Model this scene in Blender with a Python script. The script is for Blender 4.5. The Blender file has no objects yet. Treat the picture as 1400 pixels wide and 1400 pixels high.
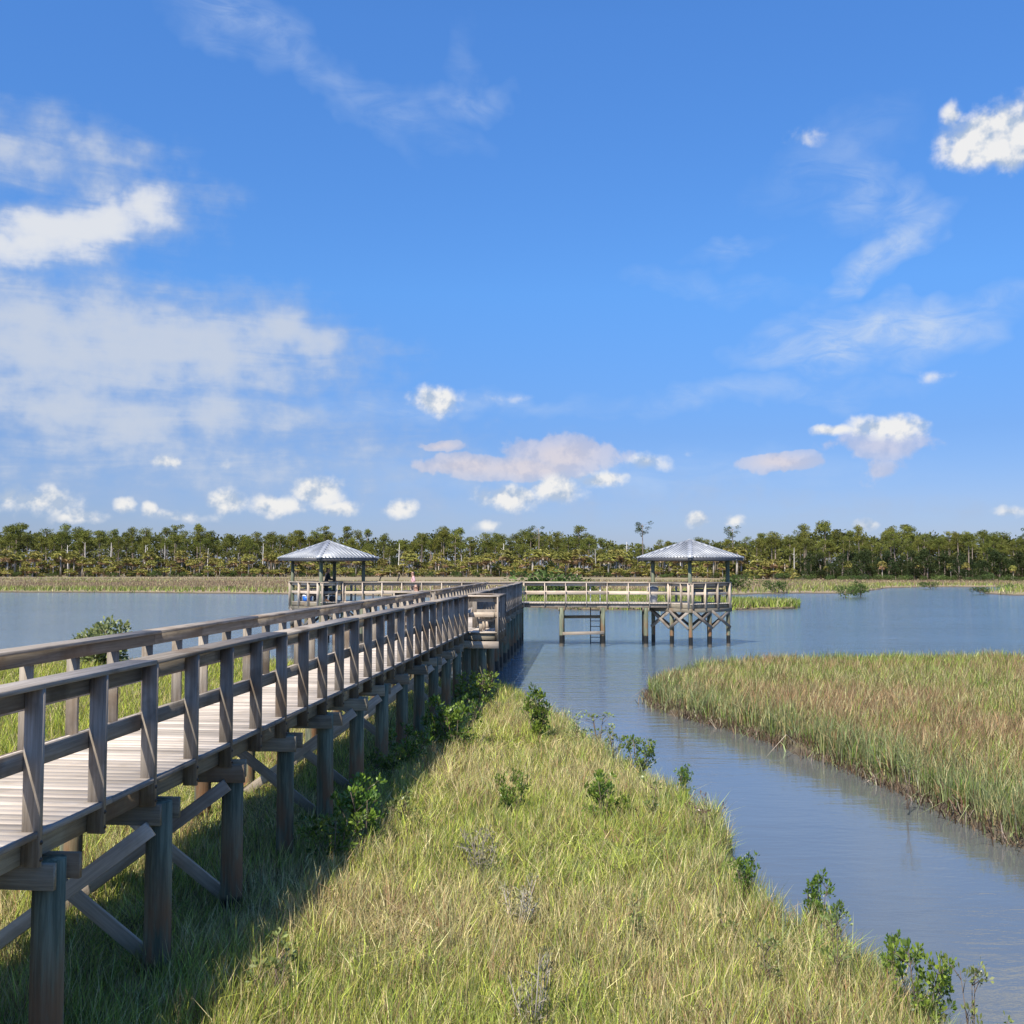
import bpy, math, random
import numpy as np
from mathutils import Vector, Matrix, Quaternion

# ------------------------------------------------------------------ camera, sky, sun, exposure
SC = bpy.context.scene
COL = SC.collection
EYE = Vector((0.0, 0.0, 4.15))
F = 1400.0
PITCH = math.atan(74.0 / F)
cam_d = bpy.data.cameras.new('camera')
cam_d.sensor_width = 36.0
cam_d.lens = 36.0
cam_d.clip_start = 0.1
cam_d.clip_end = 5000.0
cam = bpy.data.objects.new('camera', cam_d)
COL.objects.link(cam)
cam.location = EYE
cam.rotation_euler = (math.pi / 2 + PITCH, 0, 0)
SC.camera = cam

SUN_DIR = Vector((-0.38, -0.74, 1.0)).normalized()          # towards the sun
SUN_EL = math.asin(SUN_DIR.z)
SUN_AZ = math.atan2(SUN_DIR.x, SUN_DIR.y) % (2 * math.pi)
sun_d = bpy.data.lights.new('sun', 'SUN')
sun_d.energy = 5.0
sun_d.angle = math.radians(0.5)
sun_d.color = (1.0, 0.92, 0.79)
sun = bpy.data.objects.new('sun', sun_d)
COL.objects.link(sun)
sun.rotation_euler = SUN_DIR.to_track_quat('Z', 'Y').to_euler()
sun.location = (0, 0, 60)

SC.view_settings.view_transform = 'Standard'
SC.view_settings.look = 'None'
SC.view_settings.exposure = 0.5
SC.view_settings.gamma = 1.0
SC.cycles.max_bounces = 4
SC.cycles.diffuse_bounces = 2
SC.cycles.glossy_bounces = 3
SC.cycles.transmission_bounces = 3
SC.cycles.transparent_max_bounces = 6
SC.cycles.use_adaptive_sampling = True
SC.cycles.use_denoising = True


def ray(px, py):
    """direction in the world of a pixel of the 1400 x 1400 photograph"""
    v = Vector(((px - 700.0) / F, 1.0, -(py - 700.0) / F))
    return (Matrix.Rotation(PITCH, 3, 'X') @ v).normalized()


def G(px, py, z=0.0):
    """point of the horizontal plane z seen at a pixel"""
    d = ray(px, py)
    k = (z - EYE.z) / d.z
    return EYE + d * k


def azel(px, py):
    d = ray(px, py)
    return math.atan2(d.x, d.y), math.asin(d.z)


# ------------------------------------------------------------------ node helpers
class NT:
    def __init__(self, tree):
        self.t = tree
        self.t.nodes.clear()

    def n(self, kind, _ins=None, **props):
        nd = self.t.nodes.new(kind)
        for k, v in props.items():
            setattr(nd, k, v)
        for k, v in (_ins or {}).items():
            s = nd.inputs[k]
            if isinstance(v, bpy.types.NodeSocket):
                self.t.links.new(v, s)
            else:
                s.default_value = v
        return nd

    def math(self, op, a, b=0.0, c=0.0, clamp=False):
        nd = self.n('ShaderNodeMath', {0: a, 1: b, 2: c}, operation=op, use_clamp=clamp)
        return nd.outputs[0]

    def vmath(self, op, a, b=(0, 0, 0)):
        nd = self.n('ShaderNodeVectorMath', {0: a, 1: b}, operation=op)
        return nd.outputs[1] if op == 'LENGTH' else nd.outputs[0]

    def mapr(self, v, a, b, c=0.0, d=1.0, interp='SMOOTHSTEP'):
        nd = self.n('ShaderNodeMapRange', {0: v, 1: a, 2: b, 3: c, 4: d}, interpolation_type=interp)
        return nd.outputs[0]

    def noise(self, vec, scale=5.0, detail=4.0, rough=0.55, dist=0.0):
        nd = self.n('ShaderNodeTexNoise', {'Vector': vec, 'Scale': scale, 'Detail': detail, 'Roughness': rough, 'Distortion': dist})
        return nd.outputs[0]

    def mix(self, fac, a, b, blend='MIX'):
        nd = self.t.nodes.new('ShaderNodeMix')
        nd.data_type = 'RGBA'
        nd.blend_type = blend
        nd.clamp_factor = True
        for s, v in ((nd.inputs[0], fac), (nd.inputs[6], a), (nd.inputs[7], b)):
            if isinstance(v, bpy.types.NodeSocket):
                self.t.links.new(v, s)
            else:
                if s.type == 'RGBA' and len(v) == 3:
                    v = (*v, 1.0)
                s.default_value = v
        return nd.outputs[2]


# ------------------------------------------------------------------ world: sky and clouds by direction
def build_world():
    w = bpy.data.worlds.new('World')
    SC.world = w
    w.use_nodes = True
    N = NT(w.node_tree)
    sky = N.n('ShaderNodeTexSky', sky_type='NISHITA', sun_disc=False)
    sky.sun_elevation = SUN_EL
    sky.sun_rotation = SUN_AZ
    sky.altitude = 0.0
    sky.air_density = 1.0
    sky.dust_density = 0.3
    sky.ozone_density = 3.0
    hs = N.n('ShaderNodeHueSaturation', {'Saturation': SKY_SAT, 'Value': SKY_VAL, 'Fac': 1.0, 'Color': sky.outputs[0]})
    base = hs.outputs[0]

    D = N.n('ShaderNodeTexCoord').outputs['Generated']
    sep = N.n('ShaderNodeSeparateXYZ', {0: D})
    az = N.math('ARCTAN2', sep.outputs[0], sep.outputs[1])
    el = N.math('ARCSINE', sep.outputs[2])
    P = N.n('ShaderNodeCombineXYZ', {0: az, 1: el, 2: 0.0}).outputs[0]
    # deeper, clearer blue than the standard atmosphere, the same all round the compass
    ramp = N.n('ShaderNodeValToRGB', {0: N.mapr(el, 0.0, math.radians(30), 0.0, 1.0, 'LINEAR')})
    cr = ramp.color_ramp
    pts = [(0.0, (.33, .375, .63)), (.12, (.37, .42, .65)), (.24, (.37, .47, .70)), (.5, (.52, .75, 1.0)), (.95, (.64, .93, 1.24))]
    while len(cr.elements) < len(pts):
        cr.elements.new(0.5)
    for e, (p_, c_) in zip(cr.elements, pts):
        e.position = p_
        e.color = (*[q * .5 for q in c_], 1)
    base = N.mix(1.0, base, N.mix(1.0, ramp.outputs[0], (2, 2, 2), 'MULTIPLY'), 'MULTIPLY')

    # noises in sky coordinates
    n_big = N.noise(P, 9.0, 2.0, 0.6)
    n_cum = N.noise(P, 30.0, 5.0, 0.55)
    off = N.vmath('ADD', P, (-0.005, 0.009, 0.0))
    n_cum2 = N.noise(off, 30.0, 4.0, 0.55)
    st = N.vmath('MULTIPLY', P, (5.0, 28.0, 1.0))
    n_str = N.noise(st, 1.6, 4.0, 0.6, 0.6)
    st2 = N.vmath('MULTIPLY', P, (12.0, 30.0, 1.0))
    n_wisp = N.noise(st2, 1.3, 5.0, 0.65, 1.0)
    # a warped copy of the coordinates so that outlines are uneven
    wn = N.n('ShaderNodeTexNoise', {'Vector': P, 'Scale': 14.0, 'Detail': 3.0, 'Roughness': 0.6}).outputs['Color']
    wv = N.vmath('MULTIPLY', N.vmath('SUBTRACT', wn, (0.5, 0.5, 0.5)), (0.11, 0.06, 0.0))
    PW = N.vmath('ADD', P, wv)
    wn2 = N.n('ShaderNodeTexNoise', {'Vector': P, 'Scale': 55.0, 'Detail': 2.0, 'Roughness': 0.6}).outputs['Color']
    wv2 = N.vmath('MULTIPLY', N.vmath('SUBTRACT', wn2, (0.5, 0.5, 0.5)), (0.014, 0.009, 0.0))
    PC = N.vmath('ADD', P, wv2)

    def blob(vec, x, y, rx, ry, rot=0.0, amp=1.0):
        a, e = azel(x, y)
        mp = N.n('ShaderNodeMapping', {'Vector': vec, 'Location': (a, e, 0), 'Rotation': (0, 0, math.radians(rot)),
                                       'Scale': (rx / F, ry / F, 1.0)}, vector_type='TEXTURE')
        ln = N.vmath('LENGTH', mp.outputs[0])
        return N.mapr(ln, 1.25, 0.15, 0.0, amp, 'LINEAR'), mp.outputs[0]

    def union(items):
        cur = None
        for b in items:
            cur = b if cur is None else N.math('MAXIMUM', cur, b)
        return cur

    cumulus = [  # x, y, rx, ry, rot, amp
        (1350, 190, 66, 38, 0, 1.25), (1388, 182, 56, 44, 0, 1.2), (1302, 158, 17, 22, 0, .7), (598, 547, 44, 25, 0, 1.0), (436, 671, 46, 26, 0, 1.0),
        (380, 690, 46, 18, 0, .85), (315, 686, 34, 20, 0, .8), (465, 695, 40, 14, 0, .75), (250, 706, 46, 11, 0, .7),
        (700, 680, 60, 22, 0, .95), (760, 668, 50, 24, 0, .95), (822, 656, 42, 14, 4, .95), (545, 695, 30, 16, 12, .9),
        (52, 688, 64, 24, 0, .85), (112, 706, 36, 12, 0, .8), (170, 691, 14, 14, 0, .9), (206, 697, 12, 12, 0, .8), (950, 711, 20, 14, 0, .95),
        (1003, 711, 18, 12, 0, .7), (1212, 583, 54, 20, -4, 1.0), (1140, 588, 36, 9, 0, .8), (226, 632, 22, 11, 0, .85),
        (664, 718, 24, 11, 0, .8), (1182, 718, 18, 11, 0, .7), (888, 632, 40, 15, 0, .6), (1385, 700, 30, 9, 0, .6),
        (10, 680, 20, 14, 0, .8), (950, 617, 24, 10, 0, .45), (1092, 188, 44, 17, 5, .42), (308, 636, 18, 10, 0, .4),
        (1290, 514, 50, 13, 0, .4), (700, 545, 60, 10, 0, .35)]
    mass = union([blob(PC, *c)[0] for c in cumulus])
    # cumulus that goes on round the rest of the horizon, outside the picture
    band = N.math('MULTIPLY', N.mapr(el, 0.015, 0.05), N.mapr(el, 0.20, 0.08))
    away = N.mapr(N.math('ABSOLUTE', az), 0.52, 0.7)
    rest = N.math('MULTIPLY', N.math('MULTIPLY', band, away), N.mapr(N.noise(N.vmath('MULTIPLY', P, (1, 2.2, 1)), 7.0, 3.0, 0.5), 0.5, 0.68))
    mass = N.math('MAXIMUM', mass, rest)
    cum = N.math('ADD', mass, N.math('MULTIPLY', N.math('SUBTRACT', n_cum, 0.5), 1.5))
    cum_m = N.math('MULTIPLY', N.mapr(cum, 0.16, 0.80, 0.0, 0.95), N.mapr(mass, 0.02, 0.25))

    pink = [(640, 637, 84, 19, 0, 1.0), (770, 623, 92, 34, 0, 1.0), (720, 640, 120, 22, 0, 1.0), (604, 611, 40, 9, 0, .8), (1066, 632, 62, 16, 0, .95),
            (1205, 610, 80, 28, 0, .62), (1205, 645, 56, 30, 0, .5)]
    pm = union([blob(PC, *c)[0] for c in pink])
    pk = N.math('ADD', pm, N.math('MULTIPLY', N.math('SUBTRACT', n_cum, 0.5), 1.0))
    pink_m = N.math('MULTIPLY', N.mapr(pk, 0.25, 0.42), N.mapr(pm, 0.0, 0.9, 0.25, 0.9, 'LINEAR'))
    pink_m = N.math('MULTIPLY', pink_m, N.mapr(pm, 0.0, 0.12))

    bright = [(110, 308, 190, 40, 14, 1.15), (20, 338, 170, 40, 10, 1.05), (200, 280, 56, 40, 10, 1.2), (160, 300, 70, 44, 10, 1.0), (20, 250, 100, 30, 0, .5), (70, 190, 90, 26, 8, .35)]
    bm = union([blob(N.vmath('ADD', PC, N.vmath('MULTIPLY', wv, (.35, .45, 0))), *c)[0] for c in bright])
    soft = [(60, 330, 240, 60, 8, .45), (60, 215, 190, 62, 0, .78), (120, 255, 160, 50, 0, .6),
            (190, 462, 350, 96, -4, 1.15), (60, 470, 280, 120, 0, 1.1), (380, 462, 130, 56, -6, 1.0), (100, 560, 500, 84, 0, .95), (260, 630, 560, 84, 0, .72), (452, 462, 36, 24, 0, .5),
            (700, 700, 900, 60, 0, .36)]
    sm = N.math('MAXIMUM', union([blob(PW, *c)[0] for c in soft]), bm)
    nmix = N.math('ADD', N.math('MULTIPLY', n_str, 0.5), N.math('MULTIPLY', n_cum, 0.5))
    soft_m = N.math('ADD', sm, N.math('MULTIPLY', N.math('SUBTRACT', nmix, 0.5), 1.5))
    soft_m = N.math('ADD', soft_m, N.math('MULTIPLY', N.math('SUBTRACT', n_cum, 0.5), 0.3))
    soft_m = N.math('MULTIPLY', N.mapr(soft_m, 0.05, 1.15, 0.0, 0.92), N.mapr(sm, 0.0, 0.2))

    cirrus = [(330, 30, 110, 40, -20, .62), (430, 95, 150, 26, -32, .42), (530, 145, 120, 26, -20, .36), (640, 138, 70, 20, 8, .5), (640, 90, 26, 50, -20, .2),
              (1170, 262, 46, 50, 0, .6), (1235, 290, 46, 34, 20, .6), (1212, 350, 100, 24, 32, 1.2), (1185, 462, 160, 38, 4, 1.5), (1300, 430, 110, 20, 10, .7),
              (1000, 540, 240, 18, 2, .5), (640, 560, 200, 14, 2, .5), (440, 560, 260, 20, 2, .6), (1000, 340, 70, 14, 0, .4), (980, 390, 120, 18, -12, .35),
              (1150, 210, 110, 40, 20, .35), (800, 650, 400, 30, 0, .5)]
    cm = union([blob(PW, *c)[0] for c in cirrus])
    n_c = N.math('ADD', N.math('MULTIPLY', n_wisp, 0.65), N.math('MULTIPLY', n_big, 0.35))
    cir = N.math('MULTIPLY', cm, N.mapr(n_c, 0.32, 0.68, 0.12, 0.95))
    over = N.math('MULTIPLY', N.mapr(n_c, 0.50, 0.75, 0.0, 0.30), N.math('MULTIPLY', N.mapr(el, 0.02, 0.15), N.mapr(N.math('ABSOLUTE', az), 0.5, 0.8)))
    cir = N.math('MAXIMUM', cir, over)

    k = CLOUD
    emb = N.math('ADD', 0.58, N.math('MULTIPLY', N.math('SUBTRACT', n_cum, n_cum2), 7.0), clamp=True)
    white = N.mix(emb, (.50 * k, .61 * k, .78 * k), (1.0 * k, .99 * k, .97 * k))
    pinkc = N.mix(emb, (.66 * k, .64 * k, .74 * k), (.86 * k, .78 * k, .80 * k))
    dens = N.math('MULTIPLY', N.mapr(soft_m, 0.3, 0.85), N.mapr(bm, 0.1, 0.75, 0.42, 1.0))
    greyc = N.mix(dens, (.47 * k, .58 * k, .78 * k), (.88 * k, .90 * k, .93 * k))
    circ = (.66 * k, .78 * k, .96 * k, 1.0)
    c = N.mix(N.math('MULTIPLY', cir, 0.75), base, circ)
    c = N.mix(soft_m, c, greyc)
    c = N.mix(N.math('MULTIPLY', pink_m, 0.9), c, pinkc)
    c = N.mix(cum_m, c, white)
    bg = N.n('ShaderNodeBackground', {'Color': c, 'Strength': SKY_STR})
    out = N.n('ShaderNodeOutputWorld', {0: bg.outputs[0]})
    w.cycles.sampling_method = 'NONE'


SKY_STR, SKY_SAT, SKY_VAL, CLOUD = 0.122, 1.12, 1.0, 5.2
build_world()

rng = np.random.default_rng(11)
random.seed(11)


# ------------------------------------------------------------------ materials
def material(name):
    m = bpy.data.materials.new(name)
    m.use_nodes = True
    N = NT(m.node_tree)
    out = N.n('ShaderNodeOutputMaterial')
    return m, N, out


def principled(N, out, **ins):
    b = N.n('ShaderNodeBsdfPrincipled', {k.replace('_', ' '): v for k, v in ins.items()})
    N.t.links.new(b.outputs[0], out.inputs[0])
    return b


def wood(name, a, b, dark, wear=0.5, stain=None):
    m, N, out = material(name)
    tc = N.n('ShaderNodeTexCoord').outputs['Object']
    rnd = N.n('ShaderNodeObjectInfo').outputs['Random']
    shift = N.n('ShaderNodeCombineXYZ', {0: N.math('MULTIPLY', rnd, 37.0), 1: N.math('MULTIPLY', rnd, 91.0), 2: N.math('MULTIPLY', rnd, 53.0)}).outputs[0]
    v = N.vmath('ADD', tc, shift)
    grain = N.noise(N.vmath('MULTIPLY', v, (1.6, 34.0, 34.0)), 1.0, 6.0, 0.65, 0.4)
    fine = N.noise(N.vmath('MULTIPLY', v, (5.0, 150.0, 150.0)), 1.0, 3.0, 0.6)
    patch = N.noise(v, 2.2, 4.0, 0.6)
    c = N.mix(N.mapr(grain, 0.34, 0.68), a, b)
    c = N.mix(N.mapr(patch, 0.5, 0.72, 0.0, wear), c, dark)
    c = N.mix(N.mapr(fine, 0.52, 0.72, 0.0, 0.35), c, dark)
    hv = N.n('ShaderNodeHueSaturation', {'Color': c, 'Fac': 1.0, 'Saturation': 1.0,
                                         'Value': N.mapr(rnd, 0, 1, 0.62, 1.25, 'LINEAR')})
    col = hv.outputs[0]
    if stain:
        warm = N.noise(v, 1.1, 3.0, 0.5)
        col = N.mix(N.mapr(warm, 0.52, 0.7, 0.0, 0.55), col, stain)
    bmp = N.n('ShaderNodeBump', {'Height': N.math('ADD', grain, N.math('MULTIPLY', fine, 0.5)), 'Strength': 0.35, 'Distance': 0.006})
    principled(N, out, Base_Color=col, Roughness=0.82, Normal=bmp.outputs[0])
    return m


def pile_mat():
    m, N, out = material('pile_wood')
    tc = N.n('ShaderNodeTexCoord').outputs['Object']
    rnd = N.n('ShaderNodeObjectInfo').outputs['Random']
    shift = N.n('ShaderNodeCombineXYZ', {0: N.math('MULTIPLY', rnd, 37.0), 1: N.math('MULTIPLY', rnd, 91.0), 2: N.math('MULTIPLY', rnd, 53.0)}).outputs[0]
    v = N.vmath('ADD', tc, shift)
    grain = N.noise(N.vmath('MULTIPLY', v, (16.0, 16.0, 1.0)), 1.0, 6.0, 0.65, 0.3)
    fine = N.noise(N.vmath('MULTIPLY', v, (60.0, 60.0, 3.0)), 1.0, 4.0, 0.6)
    patch = N.noise(N.vmath('MULTIPLY', v, (5.0, 5.0, 1.1)), 1.0, 4.0, 0.6)
    c = N.mix(N.mapr(grain, 0.36, 0.66), (.066, .080, .050), (.195, .210, .140))
    c = N.mix(N.mapr(fine, 0.52, 0.72, 0.0, 0.6), c, (.05, .055, .035))
    wz = N.n('ShaderNodeSeparateXYZ', {0: N.n('ShaderNodeNewGeometry').outputs['Position']}).outputs[2]
    h = N.math('ADD', wz, N.math('MULTIPLY', N.math('SUBTRACT', patch, 0.5), 1.0))
    rust = N.math('MULTIPLY', N.mapr(h, 1.75, 0.8), N.mapr(patch, 0.40, 0.60, 0.0, 0.9))
    c = N.mix(rust, c, (.22, .10, .042))
    h2 = N.math('ADD', wz, N.math('MULTIPLY', N.math('SUBTRACT', fine, 0.5), 0.12))
    wet = N.mapr(h2, 0.60, 0.54)
    c = N.mix(wet, c, (.016, .016, .014))
    foot = N.math('MULTIPLY', N.mapr(h2, 0.20, 0.10), 0.7)
    c = N.mix(foot, c, (.16, .14, .11))
    hv = N.n('ShaderNodeHueSaturation', {'Color': c, 'Fac': 1.0, 'Saturation': 1.0, 'Value': N.mapr(rnd, 0, 1, 0.75, 1.2, 'LINEAR')})
    bmp = N.n('ShaderNodeBump', {'Height': N.math('ADD', grain, N.math('MULTIPLY', fine, 0.6)), 'Strength': 0.5, 'Distance': 0.012})
    principled(N, out, Base_Color=hv.outputs[0], Roughness=N.mapr(wet, 0, 1, 0.8, 0.35, 'LINEAR'), Normal=bmp.outputs[0])
    return m


def leafy(name, rough=0.55, trans=0.35, spec=0.3):
    """foliage whose colour is kept leaf by leaf in the attribute 'col'"""
    m, N, out = material(name)
    at = N.n('ShaderNodeAttribute', attribute_name='col').outputs['Color']
    rnd = N.n('ShaderNodeObjectInfo').outputs['Random']
    hv = N.n('ShaderNodeHueSaturation', {'Color': at, 'Fac': 1.0, 'Hue': N.mapr(rnd, 0, 1, 0.485, 0.512, 'LINEAR'), 'Saturation': 1.0,
                                         'Value': N.mapr(N.math('FRACT', N.math('MULTIPLY', rnd, 17.3)), 0, 1, 0.78, 1.2, 'LINEAR')})
    b = N.n('ShaderNodeBsdfPrincipled', {'Base Color': hv.outputs[0], 'Roughness': rough, 'Specular IOR Level': spec})
    t = N.n('ShaderNodeBsdfTranslucent', {'Color': hv.outputs[0]})
    mx = N.n('ShaderNodeMixShader', {0: trans, 1: b.outputs[0], 2: t.outputs[0]})
    N.t.links.new(mx.outputs[0], out.inputs[0])
    return m


def plain(name, col, rough=0.6, metal=0.0, var=0.12, scale=6.0):
    m, N, out = material(name)
    tc = N.n('ShaderNodeTexCoord').outputs['Object']
    n = N.noise(tc, scale, 5.0, 0.6)
    c = N.mix(N.mapr(n, 0.3, 0.7), tuple(x * (1 - var) for x in col), tuple(min(1, x * (1 + var)) for x in col))
    principled(N, out, Base_Color=c, Roughness=rough, Metallic=metal)
    return m


def bark(name, a, b):
    m, N, out = material(name)
    tc = N.n('ShaderNodeTexCoord').outputs['Object']
    rnd = N.n('ShaderNodeObjectInfo').outputs['Random']
    n = N.noise(N.vmath('MULTIPLY', tc, (4, 4, 1.0)), 2.0, 5.0, 0.65)
    c = N.mix(N.mapr(n, 0.35, 0.65), a, b)
    hv = N.n('ShaderNodeHueSaturation', {'Color': c, 'Fac': 1.0, 'Saturation': 1.0, 'Value': N.mapr(rnd, 0, 1, 0.7, 1.3, 'LINEAR')})
    principled(N, out, Base_Color=hv.outputs[0], Roughness=0.9)
    return m


M_DECK = wood('deck_wood', (.53, .445, .355), (.69, .60, .49), (.34, .275, .205), 0.45)
M_RAIL = wood('rail_wood', (.205, .172, .136), (.325, .285, .24), (.075, .062, .048), 0.7, (.195, .13, .08))
M_BEAM = wood('beam_wood', (.20, .17, .12), (.32, .28, .205), (.08, .068, .048), 0.65, (.22, .13, .07))
M_PALE = wood('pale_wood', (.43, .35, .27), (.58, .49, .39), (.24, .185, .135), 0.4)
M_PILE = pile_mat()
M_GRASS = leafy('marsh_grass', 0.6, 0.24, 0.25)
M_LEAF = leafy('mangrove_leaf', 0.38, 0.25, 0.5)
M_TREE = leafy('tree_leaf', 0.7, 0.25, 0.2)
M_STEM = bark('stem_bark', (.09, .065, .045), (.17, .13, .095))
M_PINE = bark('pine_bark', (.15, .115, .09), (.29, .235, .19))
M_PALM = bark('palm_bark', (.27, .235, .19), (.43, .385, .32))
M_SNAG = bark('dead_wood', (.42, .39, .35), (.62, .58, .52))


def metal_roof():
    m, N, out = material('roof_metal')
    tc = N.n('ShaderNodeTexCoord').outputs['Object']
    n = N.noise(tc, 1.4, 6.0, 0.6)
    c = N.mix(N.mapr(n, 0.35, 0.7), (.31, .325, .345), (.43, .445, .465))
    principled(N, out, Base_Color=c, Roughness=0.5, Metallic=0.25)
    return m


M_ROOF = metal_roof()
M_FASCIA = plain('fascia_metal', (.10, .10, .105), 0.5, 0.3)
M_UNDER = wood('roof_timber', (.16, .125, .09), (.24, .19, .14), (.08, .06, .045), 0.4)


def ground_mat():
    m, N, out = material('marsh_mud')
    pos = N.n('ShaderNodeNewGeometry').outputs['Position']
    n1 = N.noise(pos, 0.5, 6.0, 0.6)
    n2 = N.noise(pos, 9.0, 6.0, 0.65)
    far = N.noise(N.vmath('MULTIPLY', pos, (0.25, 1.0, 1.0)), 0.07, 5.0, 0.6)
    sp = N.n('ShaderNodeSeparateXYZ', {0: pos})
    c = N.mix(N.mapr(n2, 0.35, 0.65), (.065, .050, .033), (.135, .105, .066))
    thatch = N.mix(N.mapr(n1, 0.4, 0.62), (.20, .165, .085), (.13, .13, .05))
    c = N.mix(N.math('MULTIPLY', N.mapr(sp.outputs[2], 0.10, 0.2), N.mapr(n2, 0.40, 0.6, 0.25, 0.8)), c, thatch)
    # beyond the creek the meadow is a tan sward with greener patches
    meadow = N.mix(N.mapr(far, 0.42, 0.62), (.30, .225, .135), (.235, .20, .09))
    d = N.math('MULTIPLY', N.mapr(sp.outputs[1], 70.0, 100.0), N.mapr(sp.outputs[2], 0.1, 0.2))
    c = N.mix(d, c, meadow)
    bmp = N.n('ShaderNodeBump', {'Height': n2, 'Strength': 0.6, 'Distance': 0.05})
    principled(N, out, Base_Color=c, Roughness=0.85, Normal=bmp.outputs[0])
    return m


def water_mat():
    m, N, out = material('creek_water')
    pos = N.n('ShaderNodeNewGeometry').outputs['Position']
    sp = N.n('ShaderNodeSeparateXYZ', {0: pos})
    v1 = N.vmath('MULTIPLY', pos, (0.8, 1.9, 1.0))
    r1 = N.noise(v1, 1.3, 4.0, 0.55, 0.4)
    r2 = N.noise(N.vmath('MULTIPLY', pos, (0.7, 1.6, 1.0)), 5.0, 4.0, 0.6)
    r3 = N.noise(N.vmath('MULTIPLY', pos, (0.25, 0.6, 1.0)), 0.9, 4.0, 0.6)
    wind = N.noise(N.vmath('MULTIPLY', pos, (0.3, 0.7, 1.0)), 0.12, 3.0, 0.5)
    # the sheltered creek is calmer than the open water
    open_w = N.mapr(sp.outputs[1], 20.0, 48.0, 0.09, 1.0)
    left = N.mapr(sp.outputs[0], -2.0, -9.0, 1.0, 0.5)
    amt = N.math('MULTIPLY', N.math('MULTIPLY', open_w, left), N.mapr(wind, 0.3, 0.7, 0.7, 1.15))
    r4 = N.noise(N.vmath('MULTIPLY', pos, (0.35, 1.0, 1.0)), 2.2, 2.0, 0.5, 0.5)
    r1 = N.math('ADD', r1, N.math('MULTIPLY', r4, 0.8))
    h = N.math('ADD', N.math('MULTIPLY', r1, 0.7), N.math('ADD', N.math('MULTIPLY', r2, 0.3), N.math('MULTIPLY', r3, 1.0)))
    bmp = N.n('ShaderNodeBump', {'Height': N.math('MULTIPLY', h, amt), 'Strength': 1.0, 'Distance': WAVE})
    n1 = N.noise(pos, 0.3, 3.0, 0.5)
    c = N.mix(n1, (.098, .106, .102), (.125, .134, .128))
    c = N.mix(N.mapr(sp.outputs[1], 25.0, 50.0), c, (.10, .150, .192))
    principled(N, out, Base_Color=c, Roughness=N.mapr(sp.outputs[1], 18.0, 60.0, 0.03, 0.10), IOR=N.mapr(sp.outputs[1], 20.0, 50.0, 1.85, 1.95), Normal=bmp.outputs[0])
    return m


WAVE = 0.11
M_GROUND = ground_mat()
M_WATER = water_mat()


# ------------------------------------------------------------------ object helpers
def tag(o, label=None, cat=None, group=None, kind=None):
    if label: o['label'] = label
    if cat: o['category'] = cat
    if group: o['group'] = group
    if kind: o['kind'] = kind
    return o


def empty(name, loc, label, cat, group=None):
    o = bpy.data.objects.new(name, None)
    COL.objects.link(o)
    o.location = loc
    o.empty_display_size = 0.2
    return tag(o, label, cat, group)


def link(name, me, mat, parent=None, mw=None):
    """link a mesh; its matrix is given in the world"""
    if mat and not me.materials:
        me.materials.append(mat)
    o = bpy.data.objects.new(name, me)
    COL.objects.link(o)
    if parent is not None:
        o.parent = parent
        o.matrix_parent_inverse = Matrix.Translation(parent.location).inverted()
    if mw is not None:
        o.matrix_basis = mw
    return o


def mesh_np(name, verts, faces_flat, sizes, mat=None, cols=None, smooth=False):
    verts = np.asarray(verts, np.float32)
    faces_flat = np.asarray(faces_flat, np.int32)
    sizes = np.asarray(sizes, np.int32)
    me = bpy.data.meshes.new(name)
    me.vertices.add(len(verts))
    me.vertices.foreach_set('co', verts.ravel())
    me.loops.add(len(faces_flat))
    me.loops.foreach_set('vertex_index', faces_flat)
    me.polygons.add(len(sizes))
    st = np.zeros(len(sizes), np.int32)
    st[1:] = np.cumsum(sizes)[:-1]
    me.polygons.foreach_set('loop_start', st)
    me.polygons.foreach_set('loop_total', sizes)
    if smooth:
        me.polygons.foreach_set('use_smooth', np.ones(len(sizes), bool))
    me.update(calc_edges=True)
    if cols is not None:
        ca = me.attributes.new('col', 'FLOAT_COLOR', 'POINT')
        c4 = np.ones((len(verts), 4), np.float32)
        c4[:, :3] = cols
        ca.data.foreach_set('color', c4.ravel())
    if mat:
        me.materials.append(mat)
    return me


_boxes = {}


def box_mesh(L, w, t, mat, ch=0.004):
    """a board with chamfered long edges: 44 triangles or fewer, shared between alike boards"""
    key = (round(L, 2), round(w, 3), round(t, 3), mat.name)
    if key in _boxes:
        return _boxes[key]
    L, w, t = key[:3]
    hx, hy, hz = L / 2, w / 2, t / 2
    ch = min(ch, hy * 0.4, hz * 0.4)
    prof = [(-hy + ch, -hz), (hy - ch, -hz), (hy, -hz + ch), (hy, hz - ch), (hy - ch, hz), (-hy + ch, hz), (-hy, hz - ch), (-hy, -hz + ch)]
    v = [(-hx, y, z) for y, z in prof] + [(hx, y, z) for y, z in prof]
    f, s = [], []
    for i in range(8):
        j = (i + 1) % 8
        f += [i, i + 8, j + 8, j]
        s.append(4)
        f[-4:] = [i, j, j + 8, i + 8][::-1]
    f += list(range(8))[::-1]
    s.append(8)
    f += list(range(8, 16))
    s.append(8)
    # outward faces
    me = mesh_np('board', v, f, s, mat)
    import bmesh
    bm = bmesh.new(); bm.from_mesh(me); bmesh.ops.recalc_face_normals(bm, faces=bm.faces); bm.to_mesh(me); bm.free()
    _boxes[key] = me
    return me


def board_matrix(p0, p1, up):
    p0, p1 = Vector(p0), Vector(p1)
    x = (p1 - p0).normalized()
    z = Vector(up)
    z = (z - x * z.dot(x)).normalized()
    y = z.cross(x)
    m = Matrix((x, y, z)).transposed().to_4x4()
    m.translation = (p0 + p1) / 2
    return m, (p1 - p0).length


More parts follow.
